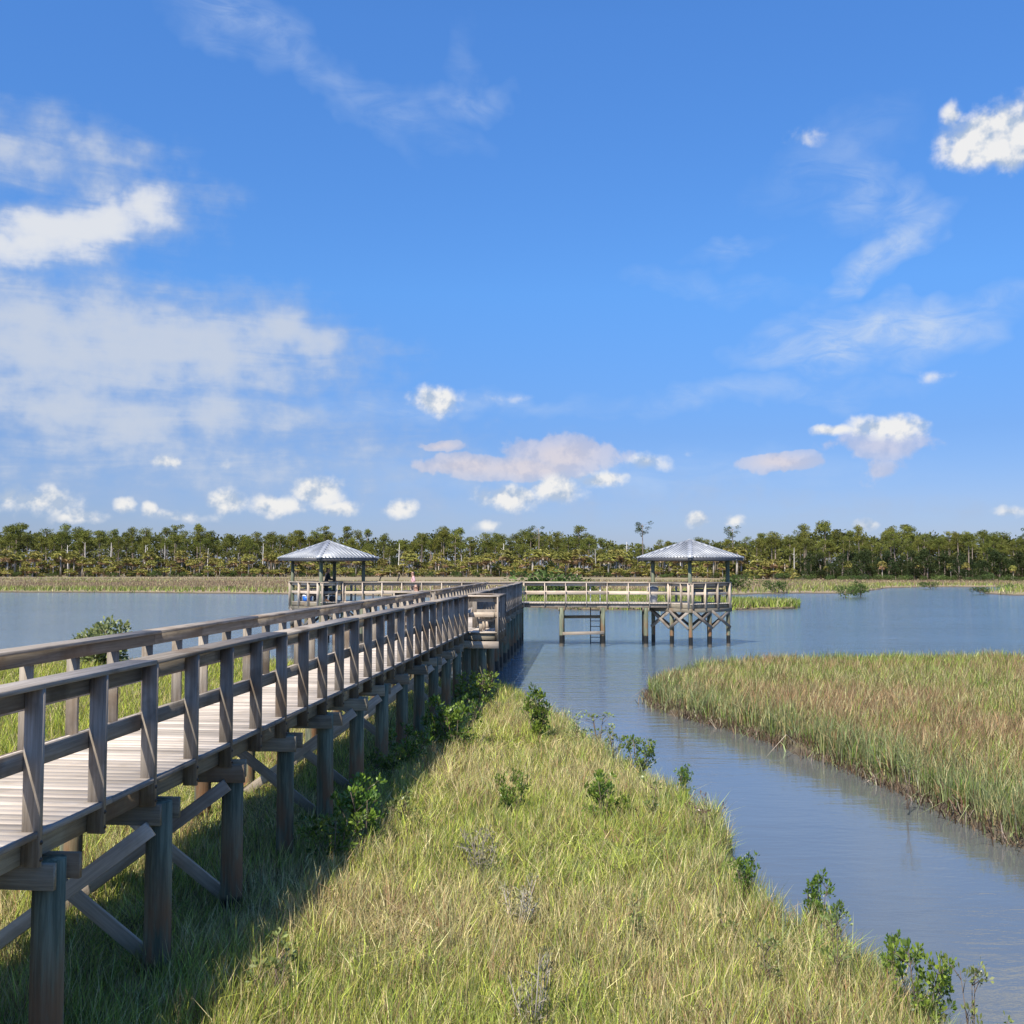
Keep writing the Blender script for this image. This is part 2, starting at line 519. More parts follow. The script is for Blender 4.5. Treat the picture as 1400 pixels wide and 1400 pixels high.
def board(name, p0, p1, w, t, up, mat, parent):
    """a board from p0 to p1, w wide across and t thick along `up`"""
    m, L = board_matrix(p0, p1, up)
    return link(name, box_mesh(L, w, t, mat), None, parent, m)


_piles = {}


def pile(name, p, z0, z1, r, parent, mat=None, n=14):
    key = (round(z1 - z0, 1), round(r, 2), (mat or M_PILE).name, random.randint(0, 1))
    if key not in _piles:
        H = key[0]
        R = key[1]
        rr = random.Random(hash(key[:2]) + key[3])
        v, f, s = [], [], []
        rows = 4
        for k in range(rows):
            zz = H * k / (rows - 1)
            for i in range(n):
                a = 2 * math.pi * i / n
                q = R * (1.06 - 0.10 * k / (rows - 1)) * (1 + rr.uniform(-.03, .03))
                v.append((q * math.cos(a), q * math.sin(a), zz))
        for k in range(rows - 1):
            for i in range(n):
                j = (i + 1) % n
                f += [k * n + i, k * n + j, (k + 1) * n + j, (k + 1) * n + i]
                s.append(4)
        f += list(range((rows - 1) * n, rows * n))
        s.append(n)
        me = mesh_np('pile', v, f, s, mat or M_PILE)
        for pl in list(me.polygons)[:-1]:
            pl.use_smooth = True
        _piles[key] = me
    mw = Matrix.Translation((p[0], p[1], z0)) @ Matrix.Rotation(random.uniform(0, 6.28), 4, 'Z') @ Matrix.Rotation(random.uniform(-.008, .008), 4, 'X')
    return link(name, _piles[key], None, parent, mw)


class MB:
    """collects shapes for one mesh"""
    def __init__(self):
        self.v, self.f, self.s = [], [], []

    def add(self, verts, faces):
        b = len(self.v)
        self.v += [tuple(x) for x in verts]
        for q in faces:
            self.f += [b + i for i in q]
            self.s.append(len(q))

    def box(self, mw, L, w, t):
        c = [(sx * L / 2, sy * w / 2, sz * t / 2) for sx in (-1, 1) for sy in (-1, 1) for sz in (-1, 1)]
        self.add([mw @ Vector(q) for q in c], [(0, 1, 3, 2), (4, 6, 7, 5), (0, 4, 5, 1), (2, 3, 7, 6), (0, 2, 6, 4), (1, 5, 7, 3)])

    def beam(self, p0, p1, w, t, up=(0, 0, 1)):
        m, L = board_matrix(p0, p1, up)
        self.box(m, L, w, t)

    def tube(self, pts, radii, n=6):
        pts = [Vector(p) for p in pts]
        rings = []
        for i, p in enumerate(pts):
            a = pts[max(i - 1, 0)]
            b = pts[min(i + 1, len(pts) - 1)]
            d = (b - a)
            d = d.normalized() if d.length > 1e-6 else Vector((0, 0, 1))
            u = d.orthogonal().normalized() if i == 0 else (rings[-1][1] - d * rings[-1][1].dot(d)).normalized()
            rings.append((p, u, d))
        base = len(self.v)
        for (p, u, d), r in zip(rings, radii):
            w = d.cross(u)
            for k in range(n):
                a = 2 * math.pi * k / n
                self.v.append(tuple(p + (u * math.cos(a) + w * math.sin(a)) * r))
        for i in range(len(pts) - 1):
            for k in range(n):
                j = (k + 1) % n
                self.f += [base + i * n + k, base + i * n + j, base + (i + 1) * n + j, base + (i + 1) * n + k]
                self.s.append(4)
        self.f += [base + k for k in range(n)][::-1]
        self.s.append(n)
        e = base + (len(pts) - 1) * n
        self.f += [e + k for k in range(n)]
        self.s.append(n)

    def build(self, name, mat, parent=None, mw=None, smooth=False):
        return link(name, mesh_np(name, self.v, self.f, self.s, mat, smooth=smooth), None, parent, mw)


# ------------------------------------------------------------------ ground and water
def gp(px, py, z=0.0):
    p = G(px, py, z)
    return (p.x, p.y)


# outlines of the land, in metres, read off where the grass meets the water
BANK = [(-60, -12), (4.6, -12), (4.6, 5.5)] + [gp(x, y, 0.62) for x, y in
        [(1318, 1420), (1302, 1375), (1272, 1335), (1205, 1290), (1160, 1262), (1100, 1230), (1050, 1200), (1008, 1172), (982, 1142), (1004, 1122), (984, 1094), (940, 1068),
         (880, 1040), (830, 1008), (772, 972), (722, 944), (694, 926)]] + [(-1.2, 33.0), (-3, 35.5), (-6.2, 38.6), (-11, 41), (-19, 40), (-30, 38), (-60, 40)]
RIGHT = [gp(x, y, 0.0) for x, y in [(886, 950), (893, 967), (918, 976), (950, 985), (995, 997), (1040, 1010), (1075, 1022), (1110, 1035), (1160, 1052), (1200, 1070), (1250, 1090), (1300, 1115),
         (1350, 1138), (1400, 1163)]] + [(8.1, 12), (8.8, 6), (9.5, -10), (70, -10), (70, 40)] + [gp(x, y, 0.65) for x, y in [(1400, 893), (1200, 894), (1050, 896), (960, 902), (905, 915)]]
FAR = [(-900, 178), (-250, 172), (-120, 166), (-60, 160), (-30, 150), (-12, 138), (-1, 121), (1.5, 104), (6, 97.5), (14, 96.5), (22, 97), (27.5, 99.5), (29.5, 105), (25, 112), (15, 117),
       (14, 124), (22, 138), (34, 150), (44, 156), (52, 155), (58, 168), (70, 192), (82, 204), (100, 200), (88, 180), (72, 158), (70, 146), (84, 139), (110, 136), (900, 120), (900, 1600), (-900, 1600)]
POLYS = [BANK, RIGHT, FAR]


def inside(poly, x, y):
    c = np.zeros(x.shape, bool)
    n = len(poly)
    for i in range(n):
        x0, y0 = poly[i]
        x1, y1 = poly[(i + 1) % n]
        if y0 == y1:
            continue
        k = ((y0 > y) != (y1 > y)) & (x < (x1 - x0) * (y - y0) / (y1 - y0) + x0)
        c ^= k
    return c


def edge_dist(poly, x, y):
    d = np.full(x.shape, 1e9)
    n = len(poly)
    for i in range(n):
        x0, y0 = poly[i]
        x1, y1 = poly[(i + 1) % n]
        dx, dy = x1 - x0, y1 - y0
        L = dx * dx + dy * dy
        if L == 0:
            continue
        t = np.clip(((x - x0) * dx + (y - y0) * dy) / L, 0, 1)
        d = np.minimum(d, (x - x0 - t * dx) ** 2 + (y - y0 - t * dy) ** 2)
    return np.sqrt(d)


_perm = rng.random((256, 256))


def vnoise(x, y):
    xi, yi = np.floor(x).astype(int), np.floor(y).astype(int)
    fx, fy = x - xi, y - yi
    fx, fy = fx * fx * (3 - 2 * fx), fy * fy * (3 - 2 * fy)
    a = _perm[xi & 255, yi & 255]; b = _perm[(xi + 1) & 255, yi & 255]
    c = _perm[xi & 255, (yi + 1) & 255]; d = _perm[(xi + 1) & 255, (yi + 1) & 255]
    return (a * (1 - fx) + b * fx) * (1 - fy) + (c * (1 - fx) + d * fx) * fy


def fnoise(x, y, oct=3):
    s, a, t = 0, 1.0, 0
    for k in range(oct):
        s = s + a * vnoise(x * 2 ** k + 17 * k, y * 2 ** k + 31 * k)
        t += a
        a *= 0.5
    return s / t


def sdf(x, y):
    """metres inland (positive) or out into the water (negative)"""
    best = np.full(x.shape, -1e9)
    for poly in POLYS:
        d = edge_dist(poly, x, y)
        s = np.where(inside(poly, x, y), d, -d)
        best = np.maximum(best, s)
    return best + (fnoise(x * 1.7, y * 1.7, 3) - 0.5) * np.clip(0.55 + np.abs(y) * 0.004, 0.2, 1.5)


def ground_z(x, y, s=None):
    if s is None:
        s = sdf(x, y)
    up = 0.19 + 0.10 * (fnoise(x * .35, y * .35, 3) - .3) + np.clip(s, 0, 3) * 0.02
    k = np.clip((s + 0.22) / 0.34, 0, 1)
    k = k * k * (3 - 2 * k)
    deep = -0.35 - 0.25 * np.clip(-s, 0, 3) / 3
    return deep + (up - deep) * k


def ground_sheet():
    def axis(parts):
        out = []
        for a, b, st in parts:
            out.append(np.arange(a, b, st))
        return np.unique(np.concatenate(out + [np.array([parts[-1][1]])]))
    xs = axis([(-2200, -320, 120), (-320, -80, 6), (-80, -24, 2), (-24, -6, .5), (-6, 14, .22), (14, 34, .7), (34, 140, 2.5), (140, 320, 8), (320, 2200, 120)])
    ys = axis([(-60, 4, 3), (4, 42, .22), (42, 90, 2), (90, 210, 1.5), (210, 420, 10), (420, 2600, 150)])
    X, Y = np.meshgrid(xs, ys)
    Z = ground_z(X, Y)
    Z = np.where((Y > 480) | (Y < -20), np.maximum(Z, 0.2), Z)
    nx, ny = len(xs), len(ys)
    idx = np.arange(nx * ny).reshape(ny, nx)
    f = np.stack([idx[:-1, :-1], idx[:-1, 1:], idx[1:, 1:], idx[1:, :-1]], -1).reshape(-1)
    me = mesh_np('ground', np.stack([X, Y, Z], -1).reshape(-1, 3), f, np.full((nx - 1) * (ny - 1), 4), M_GROUND, smooth=True)
    tag(link('ground', me, None), kind='structure')
    w = mesh_np('water', [(-2200, -60, 0), (2200, -60, 0), (2200, 600, 0), (-2200, 600, 0)], [0, 1, 2, 3], [4], M_WATER)
    tag(link('water', w, None), kind='structure')


ground_sheet()

# ------------------------------------------------------------------ marsh grass
TAN, STRAW, GREEN, LIME, RUST, GREYG = (np.array(c) for c in
    [(.45, .375, .175), (.64, .575, .28), (.185, .26, .045), (.40, .46, .085), (.38, .235, .125), (.26, .295, .13)])


def tufts(x, y, k, sig, r):
    """k blades round each point; also the outward angle and the tuft of each blade"""
    n = len(x)
    tid = np.repeat(np.arange(n), k)
    keep = r.random(n * k) < np.repeat(.45 + .55 * r.random(n), k)
    tid = tid[keep]
    m = len(tid)
    sg = sig * (.6 + .8 * r.random(n))[tid]
    ox, oy = r.normal(0, 1, m) * sg, r.normal(0, 1, m) * sg
    return x[tid] + ox, y[tid] + oy, np.arctan2(oy, ox) + r.normal(0, .7, m), tid


def grass(name, x, y, z, h, w, col, label, lean=0.35, seed=1, simple=False, ph=None):
    r = np.random.default_rng(seed)
    n = len(x)
    th = r.random(n) * 2 * np.pi
    if ph is None:
        ph = r.random(n) * 2 * np.pi
    L = h * lean * (0.25 + r.random(n) * 1.1 + 1.6 * (r.random(n) > .88))
    dx, dy = np.cos(ph) * L + 0.05 * h, np.sin(ph) * L
    wx, wy = np.cos(th) * w / 2, np.sin(th) * w / 2
    if simple:
        V = np.empty((n, 3, 3), np.float32)
        V[:, 0] = np.stack([x - wx, y - wy, z], -1)
        V[:, 1] = np.stack([x + wx, y + wy, z], -1)
        V[:, 2] = np.stack([x + dx, y + dy, z + h], -1)
        f = np.arange(n * 3)
        s = np.full(n, 3)
        C = np.repeat(col, 3, 0)
    else:
        V = np.empty((n, 5, 3), np.float32)
        V[:, 0] = np.stack([x - wx, y - wy, z - .03], -1)
        V[:, 1] = np.stack([x + wx, y + wy, z - .03], -1)
        mx, my, mz = x + dx * .32, y + dy * .32, z + h * .58
        V[:, 2] = np.stack([mx + wx * .85, my + wy * .85, mz], -1)
        V[:, 3] = np.stack([mx - wx * .85, my - wy * .85, mz], -1)
        V[:, 4] = np.stack([x + dx, y + dy, z + h * (1 - .25 * (L / h) ** 2)], -1)
        b = np.arange(n)[:, None] * 5
        f = (b + np.array([[0, 1, 2, 3, 3, 2, 4]])).reshape(-1)
        s = np.tile([4, 3], n)
        C = np.repeat(col, 5, 0)
    o = link(name, mesh_np(name, V.reshape(-1, 3), f, s, M_GRASS, C), None)
    tag(o, label, 'grass', kind='stuff')
    return o


def scatter(x0, x1, y0, y1, n, dens, seed):
    """random points, thinned by dens(x, y) in 0..1"""
    r = np.random.default_rng(seed)
    x = x0 + r.random(n) * (x1 - x0)
    y = y0 + r.random(n) * (y1 - y0)
    k = r.random(n) < dens(x, y)
    return x[k], y[k]


def mixcol(r, n, table, tid=None):
    """table: list of (weight array, colour)"""
    W = np.stack([np.broadcast_to(np.maximum(w, 0), (n,)) for w, _ in table], -1)
    W = W / W.sum(-1, keepdims=True)
    c = np.cumsum(W, -1)
    u = r.random(n)
    if tid is not None:
        u = np.where(r.random(n) < .62, r.random(tid.max() + 1)[tid], u)
    u = u[:, None]
    i = (u > c).sum(-1).clip(0, len(table) - 1)
    base = np.stack([t[1] for t in table])[i]
    return base * (0.42 + 0.95 * r.random(n) ** 1.3 + .55 * (r.random(n) > .9))[:, None] * (1 + (r.random((n, 3)) - .5) * .16)


def frustum(x, y, pad=1.5):
    return np.abs(x) < 0.52 * y + pad + 1.5


def grass_bank():
    # the bank between boardwalk and creek
    def dens(x, y):
        return np.clip((9.0 / np.maximum(y, 6)) ** 1.15, 0, 1) * frustum(x, y)
    x, y = scatter(-7.5, 5.0, 5.5, 34.0, 100000, dens, 3)
    x, y, ph, tid = tufts(x, y, 17, .055, np.random.default_rng(4))
    s = sdf(x, y)
    k = (s > -0.05) & (edge_dist(BANK, x, y) < 60)
    k &= inside(BANK, x, y) & (fnoise(x * 2.1 + 70, y * 2.1 + 20, 2) > .20)
    x, y, s, ph, tid = x[k], y[k], s[k], ph[k], tid[k]
    r = np.random.default_rng(5)
    n = len(x)
    p1 = fnoise(x * .45, y * .45, 3)
    p2 = fnoise(x * 1.3 + 50, y * 1.3, 3)
    p3 = fnoise(x * 5.0 + 9, y * 5.0 + 4, 2)
    p4 = fnoise(x * .8 + 33, y * .8 + 61, 3)
    h = (0.21 + 0.19 * p2 + 0.14 * p3) * (0.5 + 0.6 * r.random(n)) * (.7 + .6 * r.random(tid.max() + 1)[tid])
    edge = np.clip(1 - s / 1.0, 0, 1)
    h *= 1 + 0.15 * edge
    w = np.clip(0.0042 + 0.00034 * y, .005, .015) * (0.7 + .6 * r.random(n))
    tan = np.clip((p1 - .40) * 4, 0, 1.2)
    col = mixcol(r, n, [(.55 + .9 * tan, TAN), (.5 + .4 * tan, STRAW), (.75 - .5 * tan + 1.2 * edge, GREEN), (1.5 - .7 * tan, LIME), (.14 + .6 * np.clip((p2 - .52) * 4, 0, 1), RUST * .8), (.35 + 1.1 * edge, GREYG), (.22, np.array((.10, .085, .04)))], tid)
    grass('marsh_grass', x, y, ground_z(x, y, s), h, w, col, 'tall yellow-green and straw marsh grass covering the bank beside the boardwalk', 0.36 + .6 * np.clip((p4 - .58) * 7, 0, 1), 7, ph=ph)


def grass_right():
    def dens(x, y):
        return np.clip((18.0 / np.maximum(y, 12)) ** 1.0, 0, 1) * (np.abs(x) < 0.52 * y + 4)
    x, y = scatter(3.0, 25.0, 11.0, 42.5, 62000, dens, 13)
    x, y, ph, tid = tufts(x, y, 14, .075, np.random.default_rng(14))
    k = inside(RIGHT, x, y)
    x, y, ph, tid = x[k], y[k], ph[k], tid[k]
    s = sdf(x, y)
    k = s > -0.04
    x, y, s, ph, tid = x[k], y[k], s[k], ph[k], tid[k]
    r = np.random.default_rng(15)
    n = len(x)
    p1 = fnoise(x * .22 + 5, y * .5, 3)
    p2 = fnoise(x * .9 + 50, y * .9, 3)
    p3 = fnoise(x * 3.3 + 9, y * 3.3 + 4, 2)
    edge = np.clip(1 - s / 1.5, 0, 1)
    h = (0.36 + 0.22 * p2 + 0.22 * p3) * (0.55 + 0.55 * r.random(n)) * (1 - .12 * edge) * (.72 + .55 * r.random(tid.max() + 1)[tid])
    w = np.clip(0.0055 + 0.0004 * y, .010, .024) * (0.7 + .6 * r.random(n))
    rust = np.clip((p1 - .42) * 5, 0, 1)
    back = np.clip((y - 33) / 4, 0, 1) * np.clip((x - 9) / 4, 0, 1)
    inner = 1 - edge
    col = mixcol(r, n, [((1.5 * rust + .25) * inner + .1, RUST * np.array((1.1, 1.08, 1.1))), ((.9 * rust + .3) * inner, TAN * np.array((.95, .85, 1))), (.35 * inner + .15, STRAW), (.22 + .25 * (1 - rust) + .7 * back, GREEN),
                        ((.30 * (1 - rust) + .10 + 1.0 * back) * inner, LIME), (2.6 * edge, GREYG), (.5 * edge, TAN), (.3 * edge, GREEN), (.15, np.array((.11, .08, .04)))], tid)
    grass('marsh_grass', x, y, ground_z(x, y, s), h, w, col, 'russet and green marsh grass covering the meadow across the creek', 0.34, 17, ph=ph)
    # brown broken stalks and pale roots along the undercut edge of the meadow
    segs = []
    for i in range(len(RIGHT) - 1):
        a, b = RIGHT[i], RIGHT[i + 1]
        if a[1] > 11 and b[1] > 11 and min(a[0], b[0]) < 12 and a[1] < 36:
            segs.append((a, b))
    xs, ys = [], []
    for a, b in segs:
        m = int(math.hypot(b[0] - a[0], b[1] - a[1]) * 130)
        t = r.random(m)
        xs.append(a[0] + (b[0] - a[0]) * t + r.normal(0, .12, m)); ys.append(a[1] + (b[1] - a[1]) * t + r.normal(0, .12, m))
    x = np.concatenate(xs); y = np.concatenate(ys)
    n = len(x)
    col = mixcol(r, n, [(1.0, np.array((.13, .085, .05))), (.5, np.array((.24, .17, .11))), (.25, np.array((.42, .36, .27))), (.4, GREYG)])
    grass('broken_stalks', x, y, np.maximum(ground_z(x, y), -.02), .16 + .22 * r.random(n), .010 + .014 * r.random(n), col, 'brown broken reed stalks along the undercut edge of the far creek bank', 0.9, 19)


def grass_left():
    def dens(x, y):
        return np.clip((16.0 / np.maximum(y, 10)) ** 1.0, 0, 1) * (x > -.54 * y - 3)
    x, y = scatter(-27, -1.5, 8.0, 42, 420000, dens, 23)
    k = inside(BANK, x, y) & (x < -7.3 + np.clip(y - 10, 0, 40) * .11)
    x, y = x[k], y[k]
    s = sdf(x, y)
    k = s > -.05
    x, y, s = x[k], y[k], s[k]
    r = np.random.default_rng(25)
    n = len(x)
    p1 = fnoise(x * .3, y * .3, 3)
    p2 = fnoise(x * 1.1 + 50, y * 1.1, 3)
    h = (0.34 + 0.30 * p2) * (0.6 + 0.55 * r.random(n))
    w = np.clip(0.006 + 0.0004 * y, .010, .024) * (0.7 + .6 * r.random(n))
    tan = np.clip((p1 - .5) * 4, 0, 1)
    near = np.clip((22 - y) / 8, 0, 1)
    col = mixcol(r, n, [(.4 + .8 * tan + .6 * near, TAN), (.3 + .4 * near, STRAW), (.8, GREEN), (1.5 - .6 * near, LIME * np.array((1, 1.05, .75)))])
    grass('marsh_grass', x, y, ground_z(x, y, s), h, w, col, 'bright green marsh grass between the boardwalk and the wide lagoon', 0.4, 27)


def grass_far():
    r = np.random.default_rng(33)
    out = []
    for (x0, x1, y0, y1, n) in [(-115, 20, 96, 260, 60000), (-1, 30, 95, 126, 26000), (10, 130, 130, 280, 36000), (-220, -60, 158, 330, 26000)]:
        x, y = scatter(x0, x1, y0, y1, n, lambda a, b: (np.abs(a) < .58 * b + 6) * 1.0, n)
        k = inside(FAR, x, y)
        out.append((x[k], y[k]))
    x = np.concatenate([o[0] for o in out]); y = np.concatenate([o[1] for o in out])
    s = sdf(x, y)
    k = s > -1.3
    x, y, s = x[k], y[k], s[k]
    n = len(x)
    p1 = fnoise(x * .03, y * .08, 3)
    edge = np.clip(1 - s / 26.0, 0, 1)
    spit = (y < 126) * (x > -1)
    h = (0.38 + .25 * r.random(n)) * (1 + .45 * edge)
    w = .07 + .10 * r.random(n)
    g = np.clip(edge * 1.2 + spit + np.clip((p1 - .55) * 4, 0, .8), 0, 1.3)
    col = mixcol(r, n, [(1.15 - g * .75, np.array((.34, .245, .165))), (.8 - g * .5, np.array((.27, .19, .115))), (g * .7, GREEN), (g * 1.2, LIME * .8), (.25, STRAW)])
    grass('marsh_grass', x, y, np.maximum(ground_z(x, y, s), -.02), h, w, col, 'tan and olive marsh grass on the broad flats below the forest', 0.5, 35, simple=True)


grass_bank()
grass_right()
grass_left()
grass_far()

# ------------------------------------------------------------------ boardwalk
DECK, CAPZ = 2.25, 3.31
BAY_R = (29.75, 31.75)
BAY_L = (33.6, 35.6)
PT = 0.038
STR_H = 0.20
POST_T, POST_D = 0.04, 0.14
WID = 1.76          # between the outer faces of the edge stringers
# right-hand edge line of the main run: two straight legs with a slight bend
LEG = [Vector((-4.22 - .0945 * 2.6, -2.6)), Vector((-1.29, 31.0)), Vector((0.42, 53.55))]


def frame_at(y):
    a, b = (LEG[0], LEG[1]) if y < LEG[1].y else (LEG[1], LEG[2])
    d = (b - a).normalized()
    p = a + (b - a) * ((y - a.y) / (b.y - a.y))
    return Vector((p.x, p.y)), d, Vector((d.y, -d.x))       # point on the right-hand edge, forward, outward to the right


def at(y, n, z):
    """point beside the main run: n metres to the right of its right-hand edge"""
    p, d, r = frame_at(y)
    q = p + r * n
    return Vector((q.x, q.y, z))


_bolt = []


def bolt_mesh():
    if not _bolt:
        mb = MB()
        n = 8
        v = [(.011 * k * math.cos(i * math.pi / 4), .011 * k * math.sin(i * math.pi / 4), z) for z, k in ((-.002, 1.6), (.003, 1.6), (.004, 1), (.011, .9)) for i in range(n)]
        mb.add(v, [(k * n + i, k * n + (i + 1) % n, (k + 1) * n + (i + 1) % n, (k + 1) * n + i) for k in range(3) for i in range(n)] + [tuple(range(3 * n, 4 * n))])
        _bolt.append(mesh_np('bolt', mb.v, mb.f, mb.s, plain('rusty_steel', (.09, .07, .055), .6, .6)))
    return _bolt[0]


def rail_run(root, p0, p1, out, spacing=0.92, first=0.05, mid=True, mats=None, post0=True, post1=True, z=DECK):
    """posts outside the edge from p0 to p1, two boards on their inner faces and a flat cap; `out` points outward"""
    p0, p1, out = Vector(p0), Vector(p1), Vector(out)
    d = (p1 - p0)
    L = d.length
    d.normalize()
    mr = mats or M_RAIL
    spots = []
    s = first
    while s < L - 0.05:
        spots.append(s)
        s += spacing
    if post1 and (not spots or L - 0.05 - spots[-1] > spacing * 0.4):
        spots.append(L - 0.05)
    if not post0 and spots:
        spots = spots[1:]
    zb, zt = z - PT - STR_H - 0.01, z + 1.02
    for s in spots:
        p = p0 + d * s + out * (POST_D / 2 + 0.004)
        o3 = Vector((out.x, out.y, 0))
        po = board('post', (p.x, p.y, zb + random.uniform(-.02, .01)), (p.x, p.y, zt), POST_T, POST_D, o3, mr, root)
        if p.y < 24 and out.x > .5:
            for bx in (.05, .17):
                bo = bpy.data.objects.new('bolt', bolt_mesh())
                COL.objects.link(bo)
                bo.parent = po
                bo.location = (-(zt - zb) / 2 + bx, 0, POST_D / 2)
    # boards four bays long, with their joints on posts
    s = 0.0
    while s < L - 0.02:
        e = min(L, s + spacing * 4)
        if L - e < spacing * 0.8:
            e = L
        j0, j1 = random.uniform(-.008, .008), random.uniform(-.008, .008)
        a, b = p0 + d * (s + .002), p0 + d * (e - .002)
        o3 = Vector((out.x, out.y, 0))
        ia, ib = a - out * (PT / 2 - .001), b - out * (PT / 2 - .001)
        board('top_rail', (ia.x, ia.y, zt - .075 + j0), (ib.x, ib.y, zt - .075 + j1), 0.14, PT, o3, mr, root)
        if mid:
            board('mid_rail', (ia.x, ia.y, z + .50 + j1), (ib.x, ib.y, z + .50 + j0), 0.14, PT, o3, mr, root)
        ca, cb = a + out * 0.012, b + out * 0.012
        board('cap_rail', (ca.x, ca.y, zt + .021 + j0), (cb.x, cb.y, zt + .021 + j1), 0.27, PT, (0, 0, 1), mr, root)
        s = e


def stringer(root, p0, p1, z=DECK, mat=None, n=None):
    p0, p1 = Vector(p0), Vector(p1)
    L = (p1 - p0).length
    d = (p1 - p0).normalized()
    k = max(1, round(L / 3.68))
    for i in range(k):
        a, b = p0 + d * (L * i / k + .003), p0 + d * (L * (i + 1) / k - .003)
        side = Vector((d.y, -d.x, 0))
        board('stringer', (a.x, a.y, z - PT - STR_H / 2 - .003), (b.x, b.y, z - PT - STR_H / 2 - .003), STR_H, .045, side, mat or M_BEAM, root)


root = empty('boardwalk', (*at(10, -.9, 0).to_2d(), 0), 'long weathered timber boardwalk on piles running out over the marsh to the T-shaped pier', 'boardwalk')

# deck planks, one by one as far as they can be told apart, then joined
PW_, GAP = 0.1415, 0.003
y = -2.5
far_planks = MB()
while y < 53.45:
    p, d, r = frame_at(y)
    over = 0.105
    j0, j1 = random.uniform(-.005, .005), random.uniform(-.005, .005)
    a, b = p + r * (over + j0), p - r * (WID + over + j1)
    zj = random.uniform(-.0012, .0012)
    A3, B3 = Vector((a.x, a.y, DECK - PT / 2 + zj)), Vector((b.x, b.y, DECK - PT / 2 + zj))
    if y < 37.5:
        m, L = board_matrix(A3, B3, (0, 0, 1))
        link('plank', box_mesh(1.97, PW_, PT, M_DECK, 0.0015), None, root, m)
    else:
        far_planks.beam(A3, B3, PW_, PT)
    y += (PW_ + GAP) * d.y
tag(far_planks.build('deck_boards', M_DECK, root), kind='stuff')
for n in (.118, -WID - .118):
    y = -2.5
    while y < 53.0:
        e = min(y + 3.68, 53.4)
        for u0, u1 in ((y, min(e, 31.0)), (max(y, 31.0), e)):
            if u1 - u0 > .2 and not (n > 0 and u0 < BAY_R[1] and u1 > BAY_R[0]) and not (n < 0 and u0 < BAY_L[1] and u1 > BAY_L[0]):
                pr, dr, rr_ = frame_at((u0 + u1) / 2)
                board('edge_board', at(u0 + .003, n, DECK - .020), at(u1 - .003, n, DECK - .020), .044, .030, (rr_.x, rr_.y, 0), M_RAIL, root)
        y = e
for n in (-.022, -WID / 2, -WID + .022):
    for a, b in ((-2.5, 30.99), (31.01, 53.5)):
        stringer(root, at(a, n, 0).to_2d(), at(b, n, 0).to_2d())

# bents: two piles, a pair of cap beams and crossed braces
y = 7.62 - 1.84 * 5
k = 0
while y < 53:
    p, d, r = frame_at(y)
    d3, r3 = Vector((d.x, d.y, 0)), Vector((r.x, r.y, 0))
    on_land = y < 33
    for n in (.09, -WID + .02):
        q = at(y + .06, n, 0)
        pile('pile', q, -.8, DECK - .26 + random.uniform(-.05, .02), random.choice((.11, .12, .12, .13)), root)
    zc = DECK - PT - STR_H - .10
    for sd in (-1, 1):
        o1, o2 = random.uniform(.16, .32), random.uniform(.16, .32)
        a = at(y, o1, zc) + d3 * (.06 + .150 * sd)
        b = at(y, -WID - o2, zc) + d3 * (.06 + .150 * sd)
        board('cap_beam', a, b, .19, .045, d3, M_BEAM, root)
    if k % 5 != 3:
        if k % 4 != 1:
            board('brace', at(y, .10, 1.80) - d3 * .138, at(y, -WID - .04, .40) - d3 * .138, .14, .042, d3, M_PALE, root)
        if k % 3 != 2:
            board('brace', at(y, -WID - .04, 1.80) + d3 * .258, at(y, .08, .40) + d3 * .258, .14, .042, d3, M_PALE, root)
    y += 1.84
    k += 1

# side railings of the main run, with a bench bay on each side
OUT_ = 0.92


def edge(y, side, n=0.0, z=0.0):
    """point of the right (+1) or left (-1) deck edge moved outwards by n"""
    return at(y, n, z) if side > 0 else at(y, -WID - n, z)


